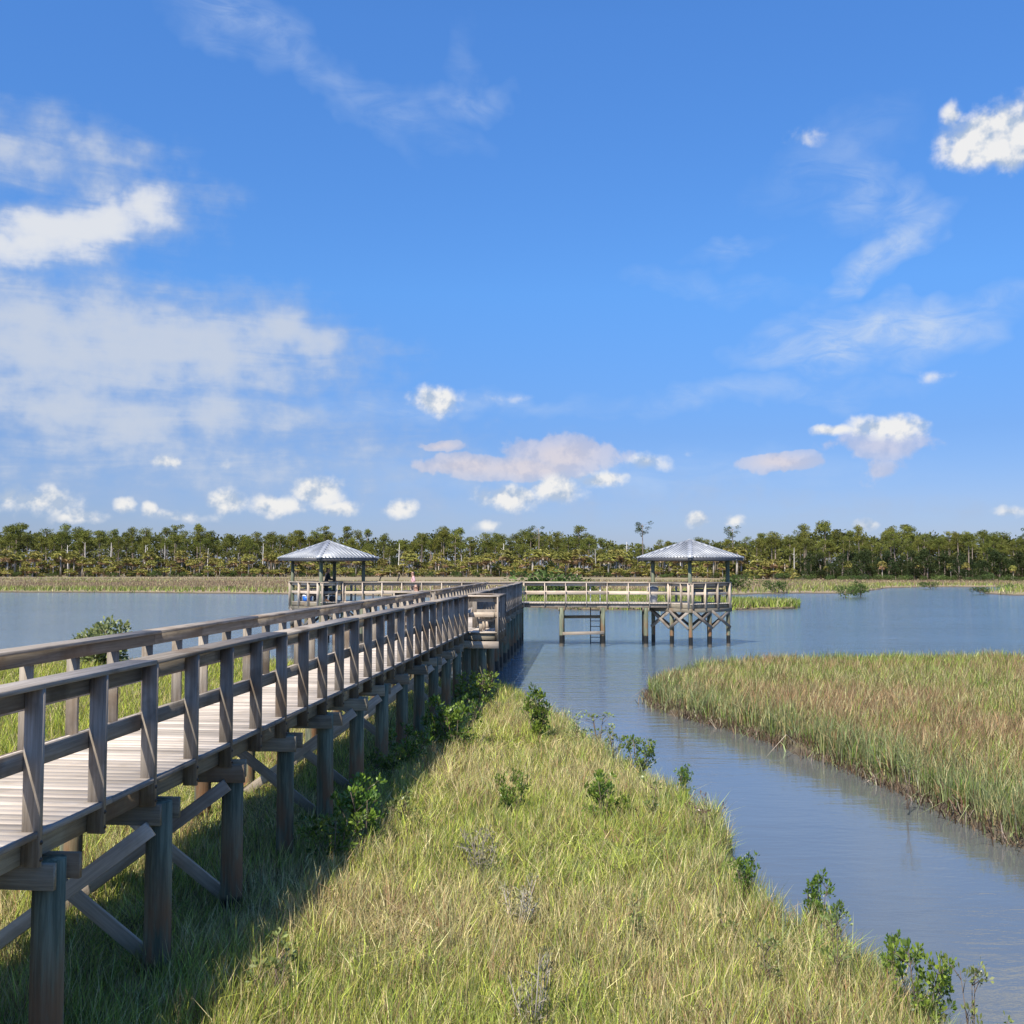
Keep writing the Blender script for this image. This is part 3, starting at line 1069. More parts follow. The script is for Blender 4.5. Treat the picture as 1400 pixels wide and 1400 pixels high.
def bay(root, y0, y1, side):
    p, d, r = frame_at((y0 + y1) / 2)
    o = r * side
    d3, o3 = Vector((d.x, d.y, 0)), Vector((o.x, o.y, 0))
    A, B = edge(y0, side).to_2d(), edge(y1, side).to_2d()
    A2, B2 = A + o * OUT_, B + o * OUT_
    rail_run(root, A + o * .15, A2 + o * .14, -d, OUT_ + .1, first=OUT_ - .06, post1=False, mats=M_PALE)
    rail_run(root, A2 - d * .02, B2 + d * .02, o, .66, first=.06)
    rail_run(root, B2 + o * .14, B + o * .15, d, OUT_ + .1, first=.04, post1=False)
    n = int((y1 - y0) / .1455)
    for i in range(n):
        q = A + d * (.08 + i * .1455)
        a, b = q + o * .13, q + o * (OUT_ + .10)
        board('plank', (a.x, a.y, DECK - PT / 2), (b.x, b.y, DECK - PT / 2), PW_, PT, (0, 0, 1), M_DECK, root)
    for s in (.10, 1.0, 1.9):
        q = A + d * s
        a, b = q + o * .03, q + o * (OUT_ - .02)
        board('joist', (a.x, a.y, DECK - PT - .10), (b.x, b.y, DECK - PT - .10), .19, .042, d3, M_BEAM, root)
    a, b = A - d * .12 - o * .2, A2 - d * .12 + o * .12
    board('cap_beam', (a.x, a.y, DECK - .36), (b.x, b.y, DECK - .36), .20, .045, d3, M_PALE, root)
    a, b = B + d * .12 - o * .2, B2 + d * .12 + o * .12
    board('cap_beam', (a.x, a.y, DECK - .36), (b.x, b.y, DECK - .36), .20, .045, d3, M_BEAM, root)
    for e in (A, B):
        q = e + o * (OUT_ - .35)
        pile('pile', (q.x, q.y), -.8, DECK - .46, .11, root)
    # the built-in bench along the outer rail
    bn = A2
    for j in range(3):
        a, b = A2 + d * .06 - o * (.12 + .15 * j), B2 - d * .06 - o * (.12 + .15 * j)
        board('bench_slat', (a.x, a.y, DECK + .45), (b.x, b.y, DECK + .45), .138, PT, (0, 0, 1), M_PALE, root)
    for s in (.2, 1.0, 1.8):
        a, b = A2 + d * s - o * .06, A2 + d * s - o * .50
        board('bench_bearer', (a.x, a.y, DECK + .36), (b.x, b.y, DECK + .36), .13, .04, d3, M_PALE, root)
        c = A2 + d * s - o * .44
        board('bench_leg', (c.x, c.y, DECK + .01), (c.x, c.y, DECK + .29), .09, .09, o3, M_PALE, root)


YP0 = 7.44 - .93 * 10
p_, d_, r_ = frame_at(5)
rail_run(root, at(YP0, 0, 0).to_2d(), at(BAY_R[0], 0, 0).to_2d(), r_, .93 / d_.y, first=0.02)
rail_run(root, at(YP0 + .3, -WID, 0).to_2d(), at(31.0, -WID, 0).to_2d(), -r_, .93 / d_.y, first=0.02)
p2, d2, r2 = frame_at(40)
rail_run(root, at(31.02, -WID, 0).to_2d(), at(BAY_L[0], -WID, 0).to_2d(), -r2, .93, first=0.3)
rail_run(root, at(BAY_R[1], 0, 0).to_2d(), at(53.3, 0, 0).to_2d(), r2, .93, first=0.05)
rail_run(root, at(BAY_L[1], -WID, 0).to_2d(), at(53.4, -WID, 0).to_2d(), -r2, .93, first=0.05)
bay(root, *BAY_R, 1)
bay(root, *BAY_L, -1)

# ------------------------------------------------------------------ cross walk of the T, and its two arms
AW = 1.80


def arm(name, label, start, end, pile_spots, open_near=None, rail_end=0.0, near_end=0.0):
    """a walk from start to end (points of its near edge); far edge AW behind"""
    start, end = Vector(start), Vector(end)
    d = (end - start).normalized()
    L = (end - start).length
    back = Vector((-d.y, d.x))
    if back.y < 0:
        back = -back
    rt = empty(name, (start.x, start.y, 0), label, 'pier')
    pl = MB()
    s = .07
    while s < L:
        a, b = start + d * s - back * (.10 + random.uniform(-.01, .01)), start + d * s + back * (AW + .10)
        pl.beam((a.x, a.y, DECK - PT / 2), (b.x, b.y, DECK - PT / 2), PW_, PT)
        s += .1455
    tag(pl.build('deck_boards', M_DECK, rt), kind='stuff')
    for n in (.022, AW / 2, AW - .022):
        a, b = start + back * n, end + back * n
        stringer(rt, a, b, mat=M_PALE if n < .1 else M_BEAM)
    n0 = open_near or 0.0
    rail_run(rt, start + d * n0, end - d * near_end, -back, 1.08, first=.05, mats=M_PALE)
    rail_run(rt, start + back * AW, end + back * AW - d * rail_end, back, 1.08, first=.05, mats=M_PALE)
    d3 = Vector((d.x, d.y, 0))
    for s in pile_spots:
        for n in (.03, AW - .03):
            q = start + d * s + back * n
            pile('pile', (q.x, q.y), -1.0, DECK - .25, .115, rt)
        for sd in (-1, 1):
            a, b = start + d * (s + .145 * sd) - back * .14, start + d * (s + .145 * sd) + back * (AW + .14)
            board('cap_beam', (a.x, a.y, DECK - .34), (b.x, b.y, DECK - .34), .19, .045, d3, M_BEAM, rt)
    return rt, d, back


J = Vector(LEG[2])
dR = Vector((1.0, -.0757)).normalized()
RC = Vector(((943 - 700) / F * 53.75, 53.75))       # centre of the gazebo on the right-hand arm
rt_start = J + dR * .16
end_r = RC - Vector((-dR.y, dR.x)) * AW / 2
armR, ddR, bkR = arm('pier_walkway', 'pale timber pier arm with a ladder leading to the gazebo with open water under it', rt_start,
                     rt_start + dR * ((RC - rt_start).dot(dR) - 1.05), [2.0, 4.15, 6.35], rail_end=0.1)
# boards between the piles where boats tie up
for s0, s1, n, z0, z1, mt in ((1.9, 4.25, AW - .16, 1.44, 1.46, M_BEAM), (2.05, 4.2, -.10, .66, .72, M_PALE)):
    a, b = rt_start + ddR * s0 + bkR * n, rt_start + ddR * s1 + bkR * n
    board('bumper_board', (a.x, a.y, z0), (b.x, b.y, z1), .16, .045, Vector((bkR.x, bkR.y, 0)), mt, armR)

LC = Vector(((449 - 700) / F * 56.0, 56.0))
jl = at(53.55, -WID, 0).to_2d()
dL = (LC - (jl + Vector((0, .95)))).normalized()
bkL = Vector((dL.y, -dL.x))
Lfull = (LC - (jl + bkL * AW / 2)).dot(dL)
armL, ddL, bkL2 = arm('pier_walkway', 'pale timber pier arm leading from the junction to the gazebo with a dark-clothed person', jl + dL * .16,
                      jl + dL * (Lfull - 1.1), [2.2, 4.4, 6.6], rail_end=.1)

# the junction platform closes the T
jr = empty('pier_platform', (J.x - .9, J.y + .9, 0), 'timber platform joining the long boardwalk to both pier arms', 'pier')
pl = MB()
mB = Matrix.Translation((0, 0, 0))
for i in range(13):
    q0 = at(53.52 + i * .1455, .26, 0) if False else (J + Vector((-dR.y, dR.x)) * (.02 + i * .1455) + dR * .2)
    q1 = q0 - dR * (WID + .42) + Vector((0, .12)) * 0
    pl.beam((q0.x, q0.y, DECK - PT / 2 - .002), (q1.x, q1.y, DECK - PT / 2 - .002), PW_, PT)
tag(pl.build('deck_boards', M_DECK, jr), kind='stuff')
upn = Vector((-dR.y, dR.x))
a, b = J + upn * (AW) + dR * .16, J + upn * (AW) - dR * (WID + .18)
rail_run(jr, a, b, upn, 1.05, first=.5, mats=M_PALE, post1=False)
for n in (.05, AW / 2, AW - .03):
    a, b = J + upn * n + dR * .14, J + upn * n - dR * (WID + .14)
    board('stringer', (a.x, a.y, DECK - PT - .105), (b.x, b.y, DECK - PT - .105), STR_H, .045, (upn.x, upn.y, 0), M_BEAM, jr)
for sx in (-.05, -WID + .05):
    for n in (.12, AW - .12):
        q = J + dR * sx + upn * n
        pile('pile', q, -1.0, DECK - .25, .12, jr)


# ------------------------------------------------------------------ gazebos
def gazebo(name, label, C, phi, open_dir):
    """square shelter on piles; one corner points along phi; the walk joins on the side open_dir"""
    rt = empty(name, (C.x, C.y, 0), label, 'gazebo')
    RP, RR = 2.05, 2.75
    cor = [C + Vector((math.sin(phi + k * math.pi / 2), -math.cos(phi + k * math.pi / 2))) * RP for k in range(4)]   # near, right, far, left
    # deck boards parallel to one side
    e1 = (cor[1] - cor[0])
    S = e1.length
    e1.normalize()
    e2 = (cor[3] - cor[0]).normalized()
    pl = MB()
    s = .07
    while s < S:
        a, b = cor[0] + e1 * s - e2 * .08, cor[3] + e1 * s + e2 * .08
        pl.beam((a.x, a.y, DECK - PT / 2 - .003), (b.x, b.y, DECK - PT / 2 - .003), PW_, PT)
        s += .1455
    tag(pl.build('deck_boards', M_DECK, rt), kind='stuff')
    for k in range(4):
        a, b = cor[k], cor[(k + 1) % 4]
        d = (b - a).normalized()
        o = Vector((d.y, -d.x))
        if o.dot((a + b) / 2 - C) < 0:
            o = -o
        o3 = Vector((o.x, o.y, 0))
        ia, ib = a - o * .03 + d * .03, b - o * .03 - d * .03
        board('rim_board', (ia.x, ia.y, DECK - PT - .105), (ib.x, ib.y, DECK - PT - .105), STR_H, .045, o3, M_BEAM, rt)
        # railing; the half beside the walk stays open
        A, B = a + d * .01, b - d * .01
        mid = (a + b) / 2
        clear = 1.36
        la = (a - C).normalized().dot(open_dir)
        lb = (b - C).normalized().dot(open_dir)
        if la > .8:
            A = a + d * clear
        if lb > .8:
            B = b - d * clear
        rail_run(rt, A, B, o, .9, first=.05, mats=M_PALE)
        # cap beam and crossed braces between the piles of this side
        m = mid
        pa, pb = a - (a - C).normalized() * .12, b - (b - C).normalized() * .12
        pm = (pa + pb) / 2
        ca, cb = pa + o * .13 - d * .15, pb + o * .13 + d * .15
        board('cap_beam', (ca.x, ca.y, DECK - .35), (cb.x, cb.y, DECK - .35), .19, .045, o3, M_BEAM, rt)
        for q0, q1 in ((pa, pm), (pm, pb)):
            for off, (za, zb) in ((.125, (.98, 1.86)), (.170, (1.86, .98))):
                u, v = q0 + o * off, q1 + o * off
                board('brace', (u.x, u.y, za), (v.x, v.y, zb), .14, .042, o3, M_RAIL, rt)
        pile('pile', pm, -1.0, DECK - .25, .095, rt)
    for k in range(4):
        q = cor[k] - (cor[k] - C).normalized() * .12
        pile('roof_post', q, -1.0, 4.52, .105, rt)
    q = C
    pile('pile', q, -1.0, DECK - .25, .11, rt)
    # roof
    EZ, AZ = 4.60, 5.53
    rc = [C + (c - C).normalized() * RR for c in cor]
    apex = Vector((C.x, C.y, AZ))
    und = MB()
    for k in range(4):
        a, b = rc[k], rc[(k + 1) % 4]
        A3, B3 = Vector((a.x, a.y, EZ)), Vector((b.x, b.y, EZ))
        d3 = (B3 - A3).normalized()
        nrm = (B3 - A3).cross(apex - A3).normalized()
        if nrm.z < 0:
            nrm = -nrm
        mb = MB()
        th = nrm * -.02
        mb.add([A3, B3, apex, A3 + th, B3 + th, apex + th], [(0, 1, 2), (5, 4, 3), (0, 3, 4, 1), (1, 4, 5, 2), (2, 5, 3, 0)])
        # standing seams run straight down the slope from the hips to the eave
        M3 = (A3 + B3) / 2
        sl = (apex - M3)
        Ls = (B3 - A3).length
        nr = 17
        for i in range(1, nr):
            t = i / nr
            e = A3.lerp(B3, t)
            frac = 1 - abs(2 * t - 1)
            top = e + sl * frac * .985
            if (top - e).length > .15:
                mb.beam(e + nrm * .018, top + nrm * .018, .06, .075, nrm)
        mb.build('roof_panel', M_ROOF, rt)
        # fascia under the eave
        o = Vector((d3.y, -d3.x, 0))
        if o.dot(M3 - Vector((C.x, C.y, EZ))) < 0:
            o = -o
        board('fascia', A3 - o * .03 + Vector((0, 0, -.095)) + d3 * .02, B3 - o * .03 + Vector((0, 0, -.095)) - d3 * .02, .13, .03, o, M_FASCIA, rt)
        # hip cap
        u = (apex - A3).normalized()
        hb = MB()
        side = u.cross(Vector((0, 0, 1))).normalized()
        up = side.cross(u)
        pts = []
        for P0 in (A3 - u * .02, apex + u * .05):
            w = .13
            pts += [P0 + side * w - up * .035 + up * .03, P0 + up * .045, P0 - side * w - up * .035 + up * .03, P0 + side * w - up * .05, P0 - side * w - up * .05]
        hb.add(pts, [(0, 5, 6, 1), (1, 6, 7, 2), (2, 7, 9, 4), (4, 9, 8, 3), (3, 8, 5, 0), (0, 1, 2, 4, 3), (5, 8, 9, 7, 6)])
        hb.build('hip_cap', M_ROOF, rt)
        # plate beam on the posts, and a rafter under the hip
        pa, pb = cor[k] - (cor[k] - C).normalized() * .12, cor[(k + 1) % 4] - (cor[(k + 1) % 4] - C).normalized() * .12
        board('plate_beam', (pa.x, pa.y, 4.50), (pb.x, pb.y, 4.50), .18, .08, o, M_UNDER, rt)
        board('hip_rafter', A3 + u * .25 - Vector((0, 0, .11)), apex - u * .1 - Vector((0, 0, .14)), .14, .045, side, M_UNDER, rt)
    return rt, cor


gz1, cor1 = gazebo('gazebo', 'metal-roofed pier gazebo with crossed braces standing over open water, corner hip in front', RC, math.radians(-9.5), -dR)
gz2, cor2 = gazebo('gazebo', 'metal-roofed pier gazebo sheltering a dark-clothed person', LC, math.radians(-.5), -dL)


def bench(C, cor, k, name, label):
    """slatted bench along the inside of the side from corner k"""
    a, b = cor[k], cor[(k + 1) % 4]
    d = (b - a).normalized()
    o = Vector((d.y, -d.x))
    if o.dot((a + b) / 2 - C) < 0:
        o = -o
    A, B = a + d * .35 - o * .18, b - d * .35 - o * .18
    o3 = Vector((o.x, o.y, 0)); d3 = Vector((d.x, d.y, 0))
    m = (A + B) / 2
    rt = empty(name, (m.x, m.y, DECK), label, 'bench')
    for j in range(3):
        p, q = A - o * (.08 + .15 * j), B - o * (.08 + .15 * j)
        board('seat_slat', (p.x, p.y, DECK + .45), (q.x, q.y, DECK + .45), .138, PT, (0, 0, 1), M_RAIL, rt)
    for z in (.62, .84):
        p, q = A, B
        board('back_slat', (p.x, p.y, DECK + z), (q.x, q.y, DECK + z), .138, PT, o3, M_RAIL, rt)
    Lb = (B - A).length
    for s in (.15, Lb / 2, Lb - .15):
        p = A + d * s
        u, v = p - o * .03, p - o * .46
        board('bearer', (u.x, u.y, DECK + .36), (v.x, v.y, DECK + .36), .12, .04, d3, M_RAIL, rt)
        for n in (.10, .40):
            c = p - o * n
            board('leg', (c.x, c.y, DECK), (c.x, c.y, DECK + .30), .09, .04, d3, M_RAIL, rt)


bench(RC, cor1, 0, 'gazebo_bench', 'slatted timber bench by the camera-side rail of the gazebo with crossed braces')
bench(RC, cor1, 1, 'gazebo_bench', 'slatted timber bench on the forest side of the gazebo with crossed braces')
bench(LC, cor2, 2, 'gazebo_bench', 'slatted timber bench on the forest side of the gazebo with the dark-clothed person')
bench(LC, cor2, 3, 'gazebo_bench', 'slatted timber bench on the lagoon side of the gazebo with the dark-clothed person')

# ladder on the far side of the right-hand arm
M_WHITE = plain('white_paint', (.74, .74, .72), 0.5)
M_DARK = plain('dark_metal', (.035, .035, .038), 0.5, 0.4)
lad = empty('ladder', (*(rt_start + ddR * 3.75 + bkR * (AW + .16)), 0), 'slender ladder going down into the water behind the pier arm', 'ladder')
for s in (3.5, 4.02):
    q = rt_start + ddR * s + bkR * (AW + .18)
    b1 = board('side_rail', (q.x, q.y, -.5), (q.x, q.y, 2.05), .05, .05, (bkR.x, bkR.y, 0), M_DARK, lad)
    b2 = board('hand_rail', (q.x, q.y, 2.05), (q.x, q.y, 3.15), .055, .055, (bkR.x, bkR.y, 0), M_WHITE, lad)
for i in range(8):
    a, b = rt_start + ddR * 3.52 + bkR * (AW + .18), rt_start + ddR * 4.0 + bkR * (AW + .18)
    z = .05 + i * .29
    board('rung', (a.x, a.y, z), (b.x, b.y, z), .035, .035, (0, 0, 1), M_DARK, lad)

# grey bin on the arm, beside the gazebo
M_BIN = plain('bin_plastic', (.27, .29, .31), 0.55)
q = rt_start + ddR * 6.75 + bkR * .42
binr = empty('trash_bin', (q.x, q.y, DECK), 'round grey trash bin on the pier arm beside the gazebo', 'bin')


def lathe(prof, n=20):
    mb = MB()
    v = []
    for r, z in prof:
        for i in range(n):
            a = 2 * math.pi * i / n
            v.append((r * math.cos(a), r * math.sin(a), z))
    f = []
    for k in range(len(prof) - 1):
        for i in range(n):
            j = (i + 1) % n
            f.append((k * n + i, k * n + j, (k + 1) * n + j, (k + 1) * n + i))
    f.append(tuple(range(n))[::-1])
    f.append(tuple(range((len(prof) - 1) * n, len(prof) * n)))
    mb.add(v, f)
    return mb


lathe([(.20, 0), (.21, .02), (.235, .35), (.26, .66), (.28, .67), (.28, .70), (.25, .70), (.22, .30)]).build('bin_body', M_BIN, binr, Matrix.Translation((q.x, q.y, DECK)), True)
lathe([(.285, .70), (.29, .73), (.25, .80), (.14, .86), (.04, .88)]).build('bin_lid', M_BIN, binr, Matrix.Translation((q.x, q.y, DECK + .003)), True)
for s in (-1, 1):
    hb = MB()
    hb.tube([(s * .26, -.06, .58), (s * .31, -.06, .56), (s * .31, .06, .56), (s * .26, .06, .58)], [.012] * 4)
    hb.build('bin_handle', M_BIN, binr, Matrix.Translation((q.x, q.y, DECK)))


# ------------------------------------------------------------------ plants: shared pieces
def leaves_np(P, Dv, length, width, cols, r):
    """obovate leaves of two triangles each at points P along directions Dv"""
    n = len(P)
    Dv = Dv / np.linalg.norm(Dv, axis=1, keepdims=True)
    rnd = r.normal(size=(n, 3))
    S = np.cross(Dv, rnd)
    S /= np.linalg.norm(S, axis=1, keepdims=True) + 1e-9
    L, W = length[:, None], width[:, None]
    V = np.empty((n, 4, 3))
    V[:, 0] = P
    V[:, 1] = P + Dv * L * .62 + S * W * .5
    V[:, 2] = P + Dv * L
    V[:, 3] = P + Dv * L * .62 - S * W * .5
    f = np.arange(n * 4)
    return V.reshape(-1, 3), f, np.full(n, 4), np.repeat(cols, 4, 0)


def proto_pair(name, wood_mb, wood_mat, leaf, leaf_mat, wood_name='trunk', leaf_name='crown'):
    wm = mesh_np(name + '_' + wood_name, wood_mb.v, wood_mb.f, wood_mb.s, wood_mat, smooth=True)
    lm = mesh_np(name + '_' + leaf_name, *leaf[:3], leaf_mat, leaf[3])
    return [(wood_name, wm), (leaf_name, lm)]


def plant(name, proto, loc, scale, rz, label, cat, group=None, sx=1.0):
    """one more individual: an Empty with copies of the parts that share mesh data"""
    o = bpy.data.objects.new(name, None)
    COL.objects.link(o)
    o.location = loc
    o.rotation_euler = (0, 0, rz)
    o.scale = (scale * sx, scale * sx, scale)
    o.empty_display_size = .1
    tag(o, label, cat, group)
    for nm, me in proto:
        c = bpy.data.objects.new(nm, me)
        COL.objects.link(c)
        c.parent = o
    return o


def shrub_proto(seed, kind):
    """about a metre tall; kind: M leafy mangrove, S thin sapling, G grey half-bare, B round bush"""
    r = np.random.default_rng(seed)
    rr = random.Random(seed)
    mb = MB()
    tips = []
    n_st = {'M': 7, 'S': 4, 'G': 9, 'B': 22, 'D': 14}[kind]
    spread = {'M': .50, 'S': .22, 'G': .40, 'B': .60, 'D': .5}[kind]
    for i in range(n_st):
        a = rr.uniform(0, 6.28)
        q = rr.uniform(.25, 1) * spread
        h = rr.uniform(.6, 1.0) if kind != 'B' else rr.uniform(.45, 1.0) * (1.1 - q * .6)
        p0 = Vector((rr.uniform(-.05, .05), rr.uniform(-.05, .05), -.05))
        p1 = Vector((math.cos(a) * q * .4, math.sin(a) * q * .4, h * .45))
        p2 = Vector((math.cos(a) * q, math.sin(a) * q, h))
        mb.tube([p0, p1, p2], [.012, .008, .004], 5)
        tips.append((p2, (p2 - p1).normalized(), 1.0))
        for b in range({'M': 5, 'S': 3, 'G': 5, 'B': 7, 'D': 4}[kind]):
            t = rr.uniform(.35, .95)
            s = p0.lerp(p1, t * 2) if t < .5 else p1.lerp(p2, t * 2 - 1)
            e = s + Vector((rr.uniform(-1, 1), rr.uniform(-1, 1), rr.uniform(.1, 1.0))).normalized() * rr.uniform(.10, .26)
            mb.tube([s, (s + e) / 2 + Vector((0, 0, .01)), e], [.006, .005, .003], 4)
            tips.append((e, (e - s).normalized(), .9))
            if kind in 'MB':
                tips.append(((s + e) / 2, (e - s).normalized(), .8))
    P, Dv, Ls, Ws, Cs = [], [], [], [], []
    per = {'M': 16, 'S': 10, 'G': 6, 'B': 13, 'D': 2}[kind]
    for p, d, k in tips:
        m = max(2, int(per * rr.uniform(.6, 1.3)))
        tint = rr.random()
        for j in range(m):
            off = Vector((r.normal(), r.normal(), r.normal()))
            dv = (d * .8 + Vector((0, 0, .5)) + off * .75)
            P.append(p + off * (.02 if kind != 'B' else .04)); Dv.append(dv)
            L = rr.uniform(.045, .080) * {'B': 1.35, 'G': .8}.get(kind, 1.0)
            Ls.append(L); Ws.append(L * rr.uniform(.42, .58))
            if kind == 'M':
                c = np.array((.05, .105, .018)) * (1 - tint) + np.array((.20, .29, .040)) * tint
            elif kind == 'S':
                c = np.array((.08, .115, .03)) * (1 - tint) + np.array((.26, .31, .10)) * tint
            elif kind == 'G':
                c = np.array((.10, .105, .045)) * (1 - tint) + np.array((.36, .34, .19)) * tint
            elif kind == 'D':
                c = np.array((.13, .075, .055))
            else:
                c = np.array((.12, .16, .05)) * (1 - tint) + np.array((.30, .34, .13)) * tint
            Cs.append(c * rr.uniform(.7, 1.3))
    leaf = leaves_np(np.array([tuple(p) for p in P]), np.array([tuple(d) for d in Dv]), np.array(Ls), np.array(Ws), np.array(Cs), r)
    return proto_pair('shrub', mb, M_STEM if kind != 'G' else M_PALM, leaf, M_LEAF, 'stems', 'foliage')


SHRUB = {k: [shrub_proto(100 + 7 * i + ord(k), k) for i in range(3)] for k in 'MSGBD'}
CREEK = 'shrubs along the creek bank'
# x, bottom and top row where it clears the grass, width in pixels, kind, label
SHRUBS = [
    (732, 1000, 934, 58, 'M', 'tall leafy mangrove shrub at the tip of the grass bank beside the open creek'),
    (700, 1098, 1054, 40, 'M', 'small round green mangrove shrub alone in the middle of the grass bank'),
    (828, 1108, 1058, 60, 'M', 'broad dark green mangrove shrub in the grass uphill of the dead brown tuft'),
    (858, 1106, 1084, 34, 'M', 'low mangrove shrub touching the broad dark green shrub on the grass bank'),
    (873, 1040, 1004, 46, 'M', 'compact bright mangrove shrub overhanging the creek bend'),
    (818, 1004, 974, 46, 'S', 'sparse grey-green sapling on the creek edge near the bank tip'),
    (840, 1022, 984, 36, 'S', 'thin leafy sapling between the tall shrub and the compact shrub at the creek bend'),
    (786, 1000, 978, 24, 'S', 'wispy low sapling just behind the tall shrub at the bank tip'),
    (933, 1070, 1048, 30, 'M', 'small mangrove sprig above the dead brown tuft at the water'),
    (966, 1122, 1084, 58, 'D', 'dead brown twiggy tuft leaning over the creek water'),
    (890, 1108, 1072, 44, 'S', 'thin sapling in grey-green grass beside the dead brown tuft'),
    (1016, 1202, 1170, 46, 'M', 'low mangrove shrub on the creek edge below the dead brown tuft'),
    (1115, 1238, 1194, 58, 'M', 'flat-topped yellow-green mangrove shrub overhanging the wide creek'),
    (1138, 1250, 1232, 20, 'M', 'tiny mangrove sprig under the flat-topped shrub'),
    (1145, 1322, 1244, 46, 'S', 'tall grey-green sapling in the grass next to the wide creek'),
    (1216, 1300, 1274, 22, 'M', 'tiny round mangrove sprout beside the big dense shrub'),
    (1258, 1372, 1282, 86, 'M', 'big dense mangrove shrub with glossy leaves at the wide creek'),
    (1330, 1400, 1318, 44, 'S', 'two-stemmed thin sapling standing in the water edge past the big dense shrub'),
    (1362, 1420, 1372, 40, 'S', 'short thin sapling in the water past the two-stemmed sapling'),
    (660, 1176, 1126, 74, 'G', 'grey half-bare shrub in the grass nearest the small round mangrove'),
    (704, 1246, 1192, 70, 'G', 'pale grey shrub in the middle of the tan grass'),
    (728, 1376, 1288, 74, 'G', 'half-dead grey shrub with pale upright leaves in the long grass'),
    (872, 1262, 1222, 36, 'S', 'thin sapling alone in the yellow-green grass'),
    (1052, 1318, 1282, 26, 'S', 'short thin sapling in the grass facing the flat-topped shrub'),
    (1000, 1260, 1236, 20, 'S', 'very small sapling in the yellow-green grass up from the creek'),
    (652, 962, 912, 54, 'M', 'dense mangrove shrub against the boardwalk piles at the bank tip'),
    (624, 1012, 944, 66, 'M', 'tall dense mangrove shrub growing against the boardwalk by the bank tip'),
    (600, 1010, 966, 46, 'M', 'dark mangrove shrub half under the boardwalk next to the tall dense one'),
    (560, 1036, 986, 60, 'M', 'shaded mangrove shrub under the far stretch of boardwalk'),
    (500, 1136, 1058, 86, 'M', 'large shaded mangrove shrub beside the crossed boardwalk braces'),
    (540, 1112, 1064, 46, 'S', 'sunlit upright sapling on the edge of the boardwalk shadow'),
    (456, 1160, 1100, 76, 'M', 'wide shaded mangrove shrub under the boardwalk among the piles'),
    (526, 1060, 1020, 50, 'M', 'dark mangrove shrub in shade between two boardwalk piles'),
    (374, 1340, 1262, 76, 'S', 'yellow-green sapling catching sun in the boardwalk shadow'),
    (928, 968, 936, 14, 'S', 'dark thin sapling on the tip of the meadow across the creek'),
    (1241, 1082, 1044, 16, 'S', 'dark thin sapling on the undercut edge of the meadow across the creek'),
]
for i, (x, yb, yt, wpx, kd, lab) in enumerate(SHRUBS):
    far_side = 'meadow across' in lab
    p = G(x, yb, 0.58 if not far_side else .4)
    dist = p.y
    d = ray(x, yt)
    top = EYE.z + d.z / d.y * dist
    H = max(.45, (top - .10) * (.9 if 'boardwalk' in lab else .96))
    base = G(x, yb, 0.58 if not far_side else .4)
    wid = max(.3, wpx / F * dist)
    pr = SHRUB[kd][i % 3]
    nat = {'M': 1.0, 'S': .62, 'G': .95, 'B': 1.3, 'D': 1.15}[kd]
    plant('mangrove_shrub' if kd in 'MS' else 'marsh_shrub', pr, (base.x, base.y, .14), H / 1.03, random.uniform(0, 6.28), lab, 'shrub', CREEK, sx=max(.6, min(1.7, (1.35 if 'boardwalk' in lab else 1.2) * wid / (nat * H))))
# the bush on the lagoon shore, beyond the boardwalk
b = G(142, 908, .55)
plant('shore_bush', SHRUB['B'][0], (b.x, b.y, .1), 2.05, 1.0, 'rounded pale green bush on the lagoon shore beyond the boardwalk', 'bush')


# ------------------------------------------------------------------ far trees
def clump_faces(r, C, R, n, size, cols, squash=.7):
    """small leaf faces through a lumpy ball; returns P, N-like offsets"""
    u = r.normal(size=(n, 3))
    u /= np.linalg.norm(u, axis=1, keepdims=True)
    rad = R * (.55 + .45 * r.random(n)) * (1 + .25 * r.normal(size=n)).clip(.3, 1.5)
    P = C + u * rad[:, None] * np.array((1, 1, squash))
    Dv = u + r.normal(size=(n, 3)) * .8
    Ls = size * (.6 + .8 * r.random(n))
    return P, Dv, Ls, cols * (.7 + .6 * r.random(n))[:, None]


